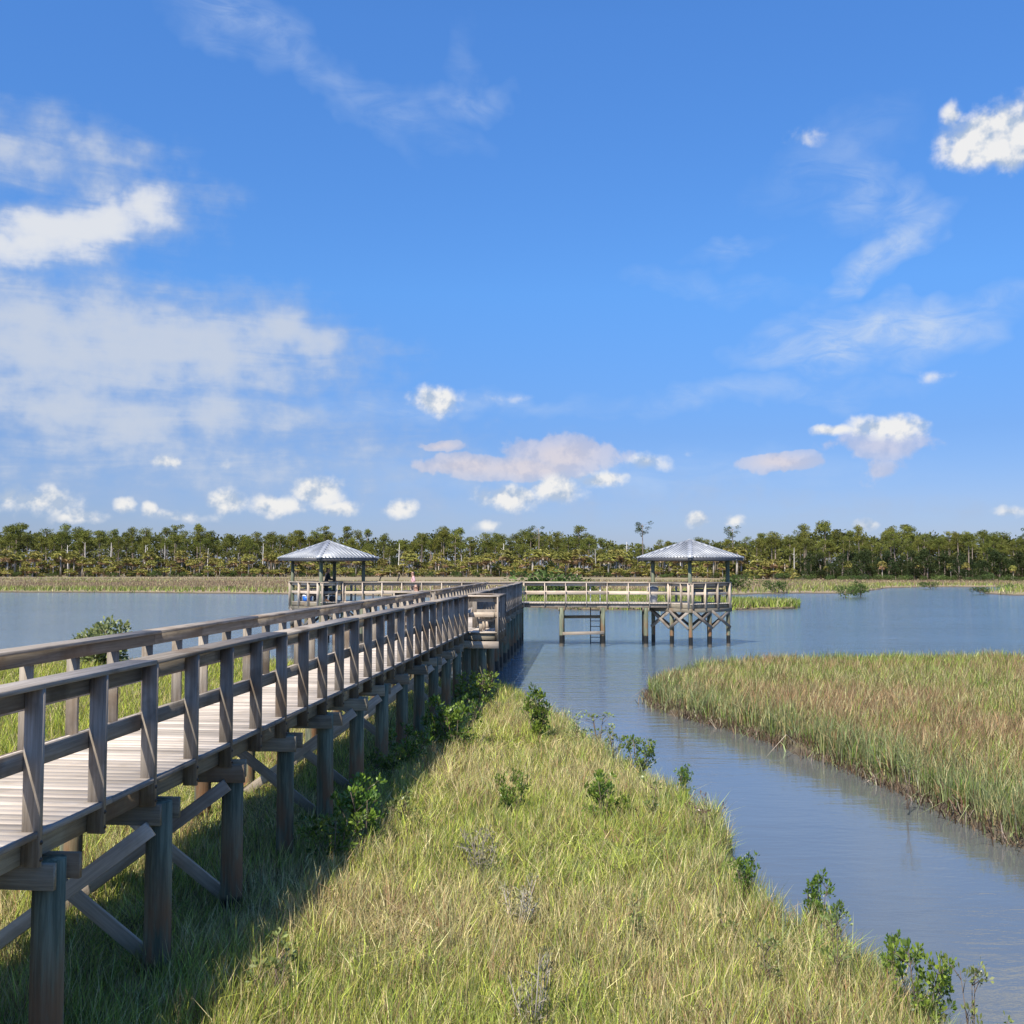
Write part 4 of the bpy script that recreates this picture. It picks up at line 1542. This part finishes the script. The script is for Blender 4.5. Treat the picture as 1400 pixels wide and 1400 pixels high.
def tree_proto(seed, kind):
    r = np.random.default_rng(seed)
    rr = random.Random(seed)
    mb = MB()
    P, D, Ls, Cs = [], [], [], []

    def clump(c, R, n, size, col, squash=.7):
        q = clump_faces(r, np.array(c), R, n, size, np.array(col)[None] * np.ones((n, 1)), squash)
        P.append(q[0]); D.append(q[1]); Ls.append(q[2]); Cs.append(q[3])

    if kind == 'pine':          # 15 m
        lx, ly = rr.uniform(-.5, .5), rr.uniform(-.5, .5)
        top = Vector((lx, ly, 14.0))
        mb.tube([(0, 0, -.3), (lx * .2, ly * .2, 5), (lx * .6, ly * .6, 10), top], [.24, .19, .14, .05], 7)
        n = rr.randint(13, 19)
        z0 = rr.uniform(7.2, 10.6)
        for i in range(n):
            z = rr.uniform(z0, 13.8)
            t = (z - z0) / (14.4 - z0)
            reach = rr.uniform(.3, 1.0) * (2.6 * (1 - t * .45))
            a = rr.uniform(0, 6.28)
            s = Vector((lx * z / 14, ly * z / 14, z))
            e = s + Vector((math.cos(a) * reach, math.sin(a) * reach, rr.uniform(.2, 1.0)))
            mb.tube([s, s.lerp(e, .5) + Vector((0, 0, -.1)), e], [.06, .045, .025], 4)
            g = rr.random()
            col = np.array((.085, .105, .018)) * (1 - g) + np.array((.22, .23, .048)) * g
            clump(e, rr.uniform(.6, 1.1), 95, .36, col, .6)
            if rr.random() < .5:
                clump(s.lerp(e, .5), rr.uniform(.5, .8), 50, .34, col, .6)
        clump(top, 1.0, 110, .36, (.13, .15, .03), .6)
    elif kind == 'flat':        # a lone flat-topped pine, crown only at the very top
        mb.tube([(0, 0, -.3), (.2, 0, 7), (.1, .1, 12), (.3, 0, 14.6)], [.2, .15, .10, .05], 7)
        for i in range(13):
            a = rr.uniform(0, 6.28)
            s = Vector((.25, 0, rr.uniform(11.4, 14.2)))
            e = s + Vector((math.cos(a) * rr.uniform(.9, 3.3), math.sin(a) * rr.uniform(.9, 3.3), rr.uniform(.1, .8)))
            mb.tube([s, e], [.05, .025], 4)
            clump(e, rr.uniform(.5, .85), 60, .30, (.06, .085, .018), .5)
    elif kind == 'oak':         # dense dark evergreen, 9 m
        mb.tube([(0, 0, -.3), (.1, 0, 2), (.2, .1, 5)], [.3, .22, .1], 7)
        for i in range(22):
            z = rr.uniform(1.0, 8.2)
            R = 2.6 * math.sin(min(1, (z + 1.2) / 9.6) * math.pi) ** .7 * rr.uniform(.4, 1)
            a = rr.uniform(0, 6.28)
            c = (math.cos(a) * R, math.sin(a) * R, z)
            if i < 8:
                mb.tube([(.1, 0, max(.8, z - 2)), c], [.09, .03], 4)
            g = rr.random()
            clump(c, rr.uniform(.8, 1.35), 110, .36, np.array((.022, .036, .012)) * (1 - g) + np.array((.055, .08, .024)) * g, .8)
    elif kind == 'shrub':       # low rounded thicket plant, 2.2 m
        mb.tube([(0, 0, -.2), (0, 0, 1.0)], [.06, .03], 5)
        for i in range(9):
            a = rr.uniform(0, 6.28)
            R = rr.uniform(.2, 1.3)
            c = (math.cos(a) * R, math.sin(a) * R, rr.uniform(.4, 1.7) * (1 - R * .25))
            mb.tube([(0, 0, .3), c], [.03, .015], 4)
            g = rr.random()
            clump(c, rr.uniform(.4, .7), 70, .22, np.array((.05, .085, .022)) * (1 - g) + np.array((.11, .155, .04)) * g, .8)
    if kind != 'palm':
        P, D, Ls, Cs = (np.concatenate(q) for q in (P, D, Ls, Cs))
        leaf = leaves_np(P, D, Ls, Ls * (.55 if kind != 'pine' else .42), Cs, r)
        return proto_pair(kind, mb, M_PINE, leaf, M_TREE)
    # cabbage palm, 7 m
    mb.tube([(0, 0, -.3), (.1, 0, 2.5), (.05, .1, 5.6)], [.22, .17, .17], 7)
    V, f, s, C = [], [], [], []

    def tri(a, b, c, col):
        k = len(V)
        V.extend([a, b, c]); f.extend([k, k + 1, k + 2]); s.append(3); C.extend([col] * 3)
    for i in range(38):
        a = rr.uniform(0, 6.28)
        el = rr.uniform(-1.2, 1.2)
        dv = np.array((math.cos(a) * math.cos(el), math.sin(a) * math.cos(el), math.sin(el)))
        L = rr.uniform(.7, 1.15)
        c0 = np.array((.05, .1, 5.6)) + dv * .1
        c1 = c0 + dv * L
        dead = el < -.45
        g = rr.random()
        col = np.array((.40, .28, .15)) if dead else np.array((.21, .215, .05)) * (1 - g) + np.array((.50, .46, .14)) * g
        side = np.cross(dv, (0, 0, 1.0)); side /= np.linalg.norm(side) + 1e-9
        tri(c0 + side * .03, c0 - side * .03, c1, col)
        upv = np.cross(side, dv)
        for j in range(9):
            w = (j - 4) / 4 * 1.35
            t = dv * math.cos(w) + side * math.sin(w)
            tip = c1 + t * rr.uniform(.65, .95) + np.array((0, 0, -.25 - .25 * abs(w)))
            tri(c1, c1 + t * .45 + upv * .04 + side * .09, tip, col * rr.uniform(.75, 1.25))
            tri(c1, c1 + t * .45 - side * .09, tip, col * rr.uniform(.75, 1.25))
    lm = (np.array(V), f, s, np.array(C))
    return proto_pair('palm', mb, M_PALM, lm, M_TREE)


PINE = [tree_proto(200 + i, 'pine') for i in range(7)]
FLAT = tree_proto(231, 'flat')
OAK = [tree_proto(240 + i, 'oak') for i in range(4)]
PALM = [tree_proto(260 + i, 'palm') for i in range(5)]
LOW = [tree_proto(280 + i, 'shrub') for i in range(4)]


def snag_proto(seed):
    rr = random.Random(seed)
    mb = MB()
    mb.tube([(0, 0, -.3), (.1, 0, 4), (.25, .1, 8), (.3, .1, 10.5)], [.2, .16, .10, .04], 6)
    for i in range(6):
        z = rr.uniform(5, 10)
        a = rr.uniform(0, 6.28)
        s0 = Vector((.2, .05, z))
        mb.tube([s0, s0 + Vector((math.cos(a) * .5, math.sin(a) * .5, .5)), s0 + Vector((math.cos(a) * .9, math.sin(a) * .9, rr.uniform(.6, 1.3)))], [.05, .035, .015], 4)
    return mesh_np('snag', mb.v, mb.f, mb.s, M_SNAG, smooth=True)


SNAG = [snag_proto(300 + i) for i in range(3)]

BASE = [(-250, 388), (0, 384), (500, 382), (700, 378), (850, 372), (960, 350), (1050, 310), (1110, 285), (1250, 275), (1400, 268), (1650, 268)]   # pixel column -> metres to the forest edge
TOP = [(-250, 722), (0, 719), (60, 721), (130, 724), (260, 721), (310, 724), (350, 728), (420, 724), (480, 726), (540, 734), (575, 724), (600, 716), (625, 722), (660, 731), (700, 730), (740, 720), (790, 724),
       (820, 727), (845, 740), (900, 742), (960, 738), (1000, 736), (1040, 733), (1075, 727), (1100, 722), (1130, 716), (1160, 718), (1200, 725), (1240, 721), (1300, 725), (1345, 722), (1400, 730), (1650, 724)]


def interp(tab, x):
    xs, ys = zip(*tab)
    return float(np.interp(x, xs, ys))


def tree_at(px, extra):
    D = interp(BASE, px) + extra
    return Vector(((px - 700) / F * D, D, .3)), D


rt_ = random.Random(77)
PG = 'pines of the forest edge'
n_p = 0
for row, (extra, cnt) in enumerate(((6, 56), (16, 58), (27, 60), (39, 62), (52, 62))):
    for i in range(cnt):
        px = -110 + (i + rt_.uniform(.1, .9)) * 1620 / cnt
        loc, D = tree_at(px, extra + rt_.uniform(-5, 5))
        yt = interp(TOP, px)
        Ht = (774 - yt) * D / F + 3.85
        right = px > 1010
        hh = Ht * rt_.uniform(.64, 1.06) * (0.92 if row == 0 else 1.0)
        if row >= 3:
            hh = Ht * rt_.uniform(.74, 1.10)
        sc = hh / 14.9
        lab = 'slender pine with bright green crown behind the dark evergreens of the forest' if right else 'slender bare-trunked pine with olive crown standing in the forest above the palms'
        plant('pine_tree', PINE[rt_.randrange(7)], loc, sc, rt_.uniform(0, 6.28), lab, 'tree', PG + (' over dark evergreens' if right else ' over palms'), sx=rt_.uniform(.85, 1.2))
# tall loners above the skyline
for px, yt, D, lab in ((876, 714, 372, 'lone flat-topped pine rising high above the forest skyline'), (997, 720, 340, 'tall flat-topped pine showing above the gazebo with crossed braces'),
                       (1392, 722, 285, 'tall flat-topped pine above the dark evergreens at the end of the forest'), (737, 720, 388, 'flat-topped pine with a small crown just over the skyline between the gazebos')):
    H = (774 - yt) * D / F + 3.85
    plant('flat_topped_pine', FLAT, ((px - 700) / F * D, D - 6, .3), H / 15.2, 1.3 * px, lab, 'tree')
for i in range(150):
    px = -100 + (i + rt_.uniform(.0, 1.0)) * 1180 / 150
    loc, D = tree_at(px, rt_.uniform(-14, 3))
    plant('cabbage_palm', PALM[rt_.randrange(5)], loc, rt_.uniform(.6, 1.45), rt_.uniform(0, 6.28), 'cabbage palm with pale trunk and yellow-green fans along the forest front', 'palm', 'cabbage palms along the forest front', sx=rt_.uniform(1.1, 1.5))
for i in range(170):
    px = -100 + (i + rt_.uniform(.0, 1.0)) * 1190 / 170
    loc, D = tree_at(px, rt_.uniform(-15, -2))
    loc.z -= rt_.uniform(1.0, 2.6)
    plant('young_palm', PALM[rt_.randrange(5)], loc, rt_.uniform(.55, .85), rt_.uniform(0, 6.28), 'young palm with low fans filling the foot of the palm belt', 'palm', 'young palms at the foot of the palm belt', sx=rt_.uniform(1.5, 2.0))
for i in range(14):
    px = 1060 + i * 30 + rt_.uniform(-12, 12)
    loc, D = tree_at(px, rt_.uniform(-3, 4))
    plant('cabbage_palm', PALM[rt_.randrange(5)], loc, rt_.uniform(.5, .8), rt_.uniform(0, 6.28), 'small cabbage palm in front of the dark evergreens', 'palm', 'small palms before the evergreens', sx=1.0)
for i in range(64):
    px = 985 + (i + rt_.uniform(.0, 1.0)) * 560 / 64
    loc, D = tree_at(px, rt_.uniform(-5, 12))
    f = min(1, max(.55, (px - 985) / 130))
    plant('evergreen_oak', OAK[rt_.randrange(4)], loc, rt_.uniform(.55, .98) * f, rt_.uniform(0, 6.28), 'dense dark evergreen tree massed at the foot of the forest', 'tree', 'dark evergreens at the forest foot')
for i in range(26):
    px = -80 + i * 42 + rt_.uniform(-18, 18)
    loc, D = tree_at(px, rt_.uniform(14, 26))
    plant('evergreen_oak', OAK[rt_.randrange(4)], loc, rt_.uniform(.8, 1.05), rt_.uniform(0, 6.28), 'dark evergreen tree behind the palms and between pine trunks', 'tree', 'evergreens behind the palms')
for i in range(96):
    px = -100 + (i + rt_.uniform(0, 1)) * 1650 / 96
    loc, D = tree_at(px, rt_.uniform(-15, -9))
    plant('thicket_bush', LOW[rt_.randrange(4)], loc, rt_.uniform(.7, 1.35), rt_.uniform(0, 6.28), 'low green bush at the edge between tan flats and forest', 'bush', 'bushes along the forest edge', sx=1.3)
for px in (94, 118, 152, 198, 203, 226, 284, 325, 360, 420, 545, 632, 690, 815, 842, 858, 930, 1085):
    loc, D = tree_at(px, rt_.uniform(-4, 3))
    o = bpy.data.objects.new('dead_tree', SNAG[rt_.randrange(3)])
    COL.objects.link(o)
    o.location = loc
    o.rotation_euler = (0, 0, rt_.uniform(0, 6.28))
    s = rt_.uniform(.75, 1.25)
    o.scale = (s * 1.2, s * 1.2, s)
    tag(o, 'bare bleached dead trunk standing among the forest-edge trees', 'dead tree', 'bleached dead trunks in the forest')

# bushes out on the flats and islets
for px, py, hpx, wx, key, lab in (
        (1156, 817, 15, 1.15, 'B', 'rounded olive bush making up one end of the islet in the open water'), (1177, 816, 17, 1.15, 'B', 'rounded olive bush making up the higher end of the islet in the open water'),
        (1056, 811, 16, 1.0, 'M', 'small dark green bush on the shore of the flats near the spit'), (1008, 810, 20, 1.2, 'B', 'olive bush on the flats just behind the gazebo with crossed braces'),
        (745, 826, 38, 1.2, 'M', 'big dark mangrove bush on the flats behind the pier junction'), (772, 822, 34, 1.1, 'M', 'dark mangrove bush beside the big one behind the pier junction'),
        (722, 822, 28, 1.1, 'M', 'dark mangrove bush right behind the railing of the pier junction'), (790, 815, 24, 1.1, 'M', 'lower mangrove bush at the outer end of the clump behind the pier arm'),
        (1272, 805, 9, 1.6, 'M', 'low dark bush on the shore opposite the islet'), (1340, 812, 9, 1.5, 'M', 'low green bush on the marsh point past the islet'), (1378, 806, 8, 1.6, 'M', 'flat green bush on the marsh beyond the point'),
        (270, 808, 7, 1.2, 'M', 'tiny dark bush at the lagoon far shore'), (318, 808, 8, 1.5, 'M', 'dark bush pair at the lagoon far shore below the palms')):
    p = G(px, py, .05)
    H = hpx / F * p.y
    plant('shore_bush', LOW[int(px) % 4], (p.x, p.y, .05), H / 1.45, px, lab, 'bush', sx=wx)


# the wood behind, one mass
def deep_wood():
    r = np.random.default_rng(91)
    P, D, L, C = [], [], [], []
    for i in range(3700):
        px = -160 + r.random() * 1720
        loc, dist = tree_at(px, 40 + r.random() * 34)
        Ht = (774 - interp(TOP, px)) * dist / F + 3.6
        z = r.random() * (Ht * .84)
        g = r.random()
        q = clump_faces(r, np.array((loc.x, loc.y, z)), 1.6 + r.random(), 36, 1.0, (np.array((.065, .072, .022)) * (1 - g) + np.array((.17, .17, .045)) * g)[None] * np.ones((36, 1)), .75)
        P.append(q[0]); D.append(q[1]); L.append(q[2]); C.append(q[3])
    P, D, L, C = (np.concatenate(q) for q in (P, D, L, C))
    P[:, 2] = np.maximum(P[:, 2], .4)
    v, f, s, c = leaves_np(P, D, L, L * .6, C, r)
    o = link('forest', mesh_np('forest', v, f, s, M_TREE, c), None)
    tag(o, 'dense green depth of the forest behind the front trees', 'forest', kind='stuff')


deep_wood()


# ------------------------------------------------------------------ people
def skin_mesh(name, verts, edges, radii, levels=1, root=0):
    me = bpy.data.meshes.new(name)
    me.from_pydata([tuple(v) for v in verts], edges, [])
    o = bpy.data.objects.new(name, me)
    COL.objects.link(o)
    sk = o.modifiers.new('skin', 'SKIN')
    sk.use_smooth_shade = True
    for i, r in enumerate(radii):
        rx, ry = r if isinstance(r, tuple) else (r, r)
        me.skin_vertices[0].data[i].radius = (rx, ry)
        me.skin_vertices[0].data[i].use_root = (i == root)
    sb = o.modifiers.new('sub', 'SUBSURF')
    sb.levels = sb.render_levels = levels
    dg = bpy.context.evaluated_depsgraph_get()
    out = bpy.data.meshes.new_from_object(o.evaluated_get(dg))
    bpy.data.objects.remove(o)
    out.name = name
    return out


M_SKIN = plain('skin', (.36, .21, .145), 0.5)
M_HAIR = plain('dark_hair', (.02, .015, .012), 0.6)
M_BLACK = plain('black_cloth', (.018, .018, .020), 0.85)
M_PINK = plain('pink_cloth', (.66, .40, .42), 0.8)
M_GREY = plain('grey_cloth', (.16, .15, .16), 0.85)
M_TANC = plain('tan_cloth', (.36, .19, .10), 0.8)
M_BLUE = plain('blue_plastic', (.02, .16, .62), 0.4)


def person(loc, rz, H, label, pose, top, legs, cat='person'):
    rt = empty('person', loc, label, cat)
    k = H / 1.72
    mw = Matrix.Translation(loc) @ Matrix.Rotation(rz, 4, 'Z') @ Matrix.Scale(k, 4)
    V, E, R = [], [], []

    def v(p, r, link_to=None):
        V.append(Vector(p)); R.append(r)
        if link_to is not None:
            E.append((link_to, len(V) - 1))
        return len(V) - 1
    sit = pose == 'sit'
    hz = .93 if not sit else .55
    lean = {'stand': .02, 'walk': .04, 'sit': .06, 'lookdown': .10}[pose]
    pel = v((0, 0, hz), (.15, .11))
    wst = v((0, lean * .3, hz + .17), (.135, .10), pel)
    chs = v((0, lean * .7, hz + .38), (.165, .115), wst)
    nek = v((0, lean, hz + .56), (.06, .06), chs)
    hd1 = v((0, lean + .03, hz + .64), (.07, .085), nek)
    hd2 = v((0, lean + .035, hz + .74), (.077, .095), hd1)
    hd3 = v((0, lean + .02, hz + .80), (.05, .06), hd2)
    v((0, lean + .13, hz + .685), (.016, .016), hd1)                     # nose
    for s in (-1, 1):
        v((s * .092, lean + .02, hz + .69), (.018, .022), hd2)             # ears
        # arm
        swing = {'stand': .05, 'walk': .20 * s, 'sit': .22, 'lookdown': .22}[pose]
        sh = v((s * .185, lean * .8, hz + .48), (.058, .058), chs)
        bend = .16 if pose in ('sit', 'lookdown') else .04
        el = v((s * .235, lean + swing * .35, hz + .22), (.043, .043), sh)
        wr = v((s * (.235 - bend * .5), lean + swing + bend, hz + .02 + bend * .9), (.029, .029), el)
        pm = v((s * (.235 - bend * .6), lean + swing + bend * 1.3, hz - .05 + bend * .9), (.036, .02), wr)
        for j, (dx, ln) in enumerate(((-.028, .070), (-.009, .080), (.010, .076), (.028, .060))):
            kx = V[pm].x + dx
            f1 = v((kx, V[pm].y + .012, V[pm].z - .045), (.0085, .0085), pm)
            v((kx, V[pm].y + .032, V[pm].z - .045 - ln * .5), (.0075, .0075), f1)
        t1 = v((V[wr].x - s * .038, V[wr].y + .03, V[wr].z - .045), (.010, .010), wr)
        v((V[wr].x - s * .045, V[wr].y + .05, V[wr].z - .085), (.009, .009), t1)
        # leg
        hp = v((s * .095, 0, hz - .07), (.092, .095), pel)
        if sit:
            kn = v((s * .12, .43, hz - .06), (.062, .062), hp)
            an = v((s * .12, .42, .09), (.042, .042), kn)
        else:
            st = .22 * s if pose == 'walk' else .02 * s
            kn = v((s * .10, st * .5 + .03, .50), (.062, .062), hp)
            an = v((s * .10, st, .09), (.042, .042), kn)
        ft = v((s * .11, V[an].y + .07, .045), (.045, .035), an)
        v((s * .12, V[an].y + .17, .035), (.038, .025), ft)
    body = skin_mesh('body', V, E, R, 1)
    link('body', body, M_SKIN, rt, mw)
    # shirt and trousers follow the body a little further out
    def shell(name, ids, grow, mat):
        keep = {i: j for j, i in enumerate(ids)}
        vv = [V[i] for i in ids]
        ee = [(keep[a], keep[b]) for a, b in E if a in keep and b in keep]
        rr = [(R[i][0] + grow, R[i][1] + grow) for i in ids]
        link(name, skin_mesh(name, vv, ee, rr, 1), mat, rt, mw)
    half = (len(V) - 8) // 2
    arm = [8 + 1 + s * half for s in (0, 1)]
    legi = [8 + half * s + 15 for s in (0, 1)]
    sh_ids = [pel, wst, chs]
    for a in arm:
        sh_ids += [a, a + 1] + ([a + 2] if top is M_BLACK else [])
    shell('shirt', sh_ids, .014, top)
    lg = [pel]
    for a in legi:
        lg += [a, a + 1, a + 2]
    shell('trousers', lg, .013, legs)
    hb = [Vector((0, lean - .01, hz + .80)), Vector((0, lean - .055, hz + .74)), Vector((0, lean - .06, hz + .64)), Vector((0, lean - .055, hz + .55))]
    link('hair', skin_mesh('hair', hb, [(0, 1), (1, 2), (2, 3)], [(.075, .075), (.082, .06), (.07, .045), (.05, .03)], 1), M_HAIR, rt, mw)
    return rt


person((LC.x - .05, LC.y - .35, DECK), math.radians(-70), 1.80, 'person in black jacket standing under the gazebo roof, looking down', 'lookdown', M_BLACK, M_BLACK)
pk = jl + dL * 4.1 + bkL2 * .75
person((pk.x, pk.y, DECK), math.radians(100), 1.60, 'person in pink top walking along the pier arm', 'walk', M_PINK, M_GREY)
ps = edge(34.75, -1, .42)
person((ps.x, ps.y, DECK - .02), math.radians(85), 1.66, 'person in brown top seated in the boardwalk bench bay', 'sit', M_TANC, M_GREY)

# ------------------------------------------------------------------ small things on the pier
q = LC + Vector((-1.05, -.9))
q = Vector(((421 - 700) / F * 55.3, 55.3))
cr = empty('blue_cooler', (q.x, q.y, DECK), 'bright blue cooler on the gazebo deck', 'cooler')
mb = MB()
m0 = Matrix.Translation((q.x, q.y, DECK)) @ Matrix.Rotation(.4, 4, 'Z')
mb.add([(sx * (.20 + .03 * k), sy * (.14 + .02 * k), .02 + .27 * k) for k in (0, 1) for sx, sy in ((-1, -1), (1, -1), (1, 1), (-1, 1))],
       [(0, 3, 2, 1), (4, 5, 6, 7), (0, 1, 5, 4), (1, 2, 6, 5), (2, 3, 7, 6), (3, 0, 4, 7)])
mb.build('cooler_body', M_BLUE, cr, m0)
mb = MB()
mb.add([(sx * a, sy * b_, z) for a, b_, z in ((.24, .17, .293), (.24, .17, .33), (.20, .13, .36)) for sx, sy in ((-1, -1), (1, -1), (1, 1), (-1, 1))],
       [(0, 3, 2, 1), (0, 1, 5, 4), (1, 2, 6, 5), (2, 3, 7, 6), (3, 0, 4, 7), (4, 5, 9, 8), (5, 6, 10, 9), (6, 7, 11, 10), (7, 4, 8, 11), (8, 9, 10, 11)])
mb.build('cooler_lid', M_WHITE, cr, m0)
mb = MB()
mb.tube([(-.235, 0, .24), (-.27, 0, .30), (-.20, 0, .42), (.20, 0, .42), (.27, 0, .30), (.235, 0, .24)], [.012] * 6)
mb.build('cooler_handle', M_WHITE, cr, m0)

# white tubular cart beside the cooler
q = Vector(((452 - 700) / F * 55.0, 55.0))
ct = empty('pier_cart', (q.x, q.y, DECK), 'white tubular hand cart on the gazebo deck beside the blue cooler', 'cart')
m0 = Matrix.Translation((q.x, q.y, DECK)) @ Matrix.Rotation(.15, 4, 'Z')
mb = MB()
for s in (-1, 1):
    mb.tube([(-.45, s * .2, .62), (-.30, s * .2, .32), (.40, s * .2, .30), (.42, s * .2, .55)], [.015] * 4)
for x, z in ((-.45, .62), (-.3, .32), (.05, .31), (.40, .30), (.42, .55)):
    mb.tube([(x, -.2, z), (x, .2, z)], [.012] * 2)
mb.build('cart_frame', M_WHITE, ct, m0)
for s in (-1, 1):
    wb = lathe([(.04, -.02), (.15, -.025), (.16, 0), (.15, .025), (.04, .02)], 16)
    wb.build('wheel', M_DARK, ct, m0 @ Matrix.Translation((.1, s * .24, .162)) @ Matrix.Rotation(math.pi / 2, 4, 'X'), True)
mb = MB()
mb.tube([(-.3, 0, .32), (-.34, 0, .0)], [.014, .014])
mb.build('cart_leg', M_WHITE, ct, m0)

# rod holders on the rail of the left-hand arm
for px in (520, 545):
    s = (((px - 700) / F * 56.6) - (jl.x + bkL2.x * AW)) / dL.x
    p = jl + dL * s + bkL2 * (AW + .04)
    rh = MB()
    rh.tube([(0, 0, -.02), (0, 0, .10), (.03, 0, .20), (.09, 0, .27)], [.035, .032, .030, .034], 8)
    o = rh.build('rod_holder', M_DARK, None, Matrix.Translation((p.x, p.y, CAPZ)))
    tag(o, 'short dark curved rod holder fixed on the pier arm railing', 'rod holder', 'rod holders on the railing')

# dark bag beside the walking person
p = jl + dL * 3.75 + bkL2 * .45
bg = empty('shoulder_bag', (p.x, p.y, DECK), 'dark bag standing on the pier arm beside the person in pink', 'bag')
mb = MB()
mb.add([(sx * a, sy * b_, z) for a, b_, z in ((.20, .10, 0), (.23, .12, .12), (.21, .10, .32), (.12, .05, .40)) for sx, sy in ((-1, -1), (1, -1), (1, 1), (-1, 1))],
       [(0, 3, 2, 1)] + [(k * 4 + i, k * 4 + (i + 1) % 4, k * 4 + 4 + (i + 1) % 4, k * 4 + 4 + i) for k in range(3) for i in range(4)] + [(12, 13, 14, 15)])
mb.build('bag_body', M_BLACK, bg, Matrix.Translation((p.x, p.y, DECK)), True)
mb = MB()
mb.tube([(-.12, 0, .38), (-.10, 0, .52), (0, 0, .58), (.10, 0, .52), (.12, 0, .38)], [.012] * 5)
mb.build('bag_strap', M_BLACK, bg, Matrix.Translation((p.x, p.y, DECK)))
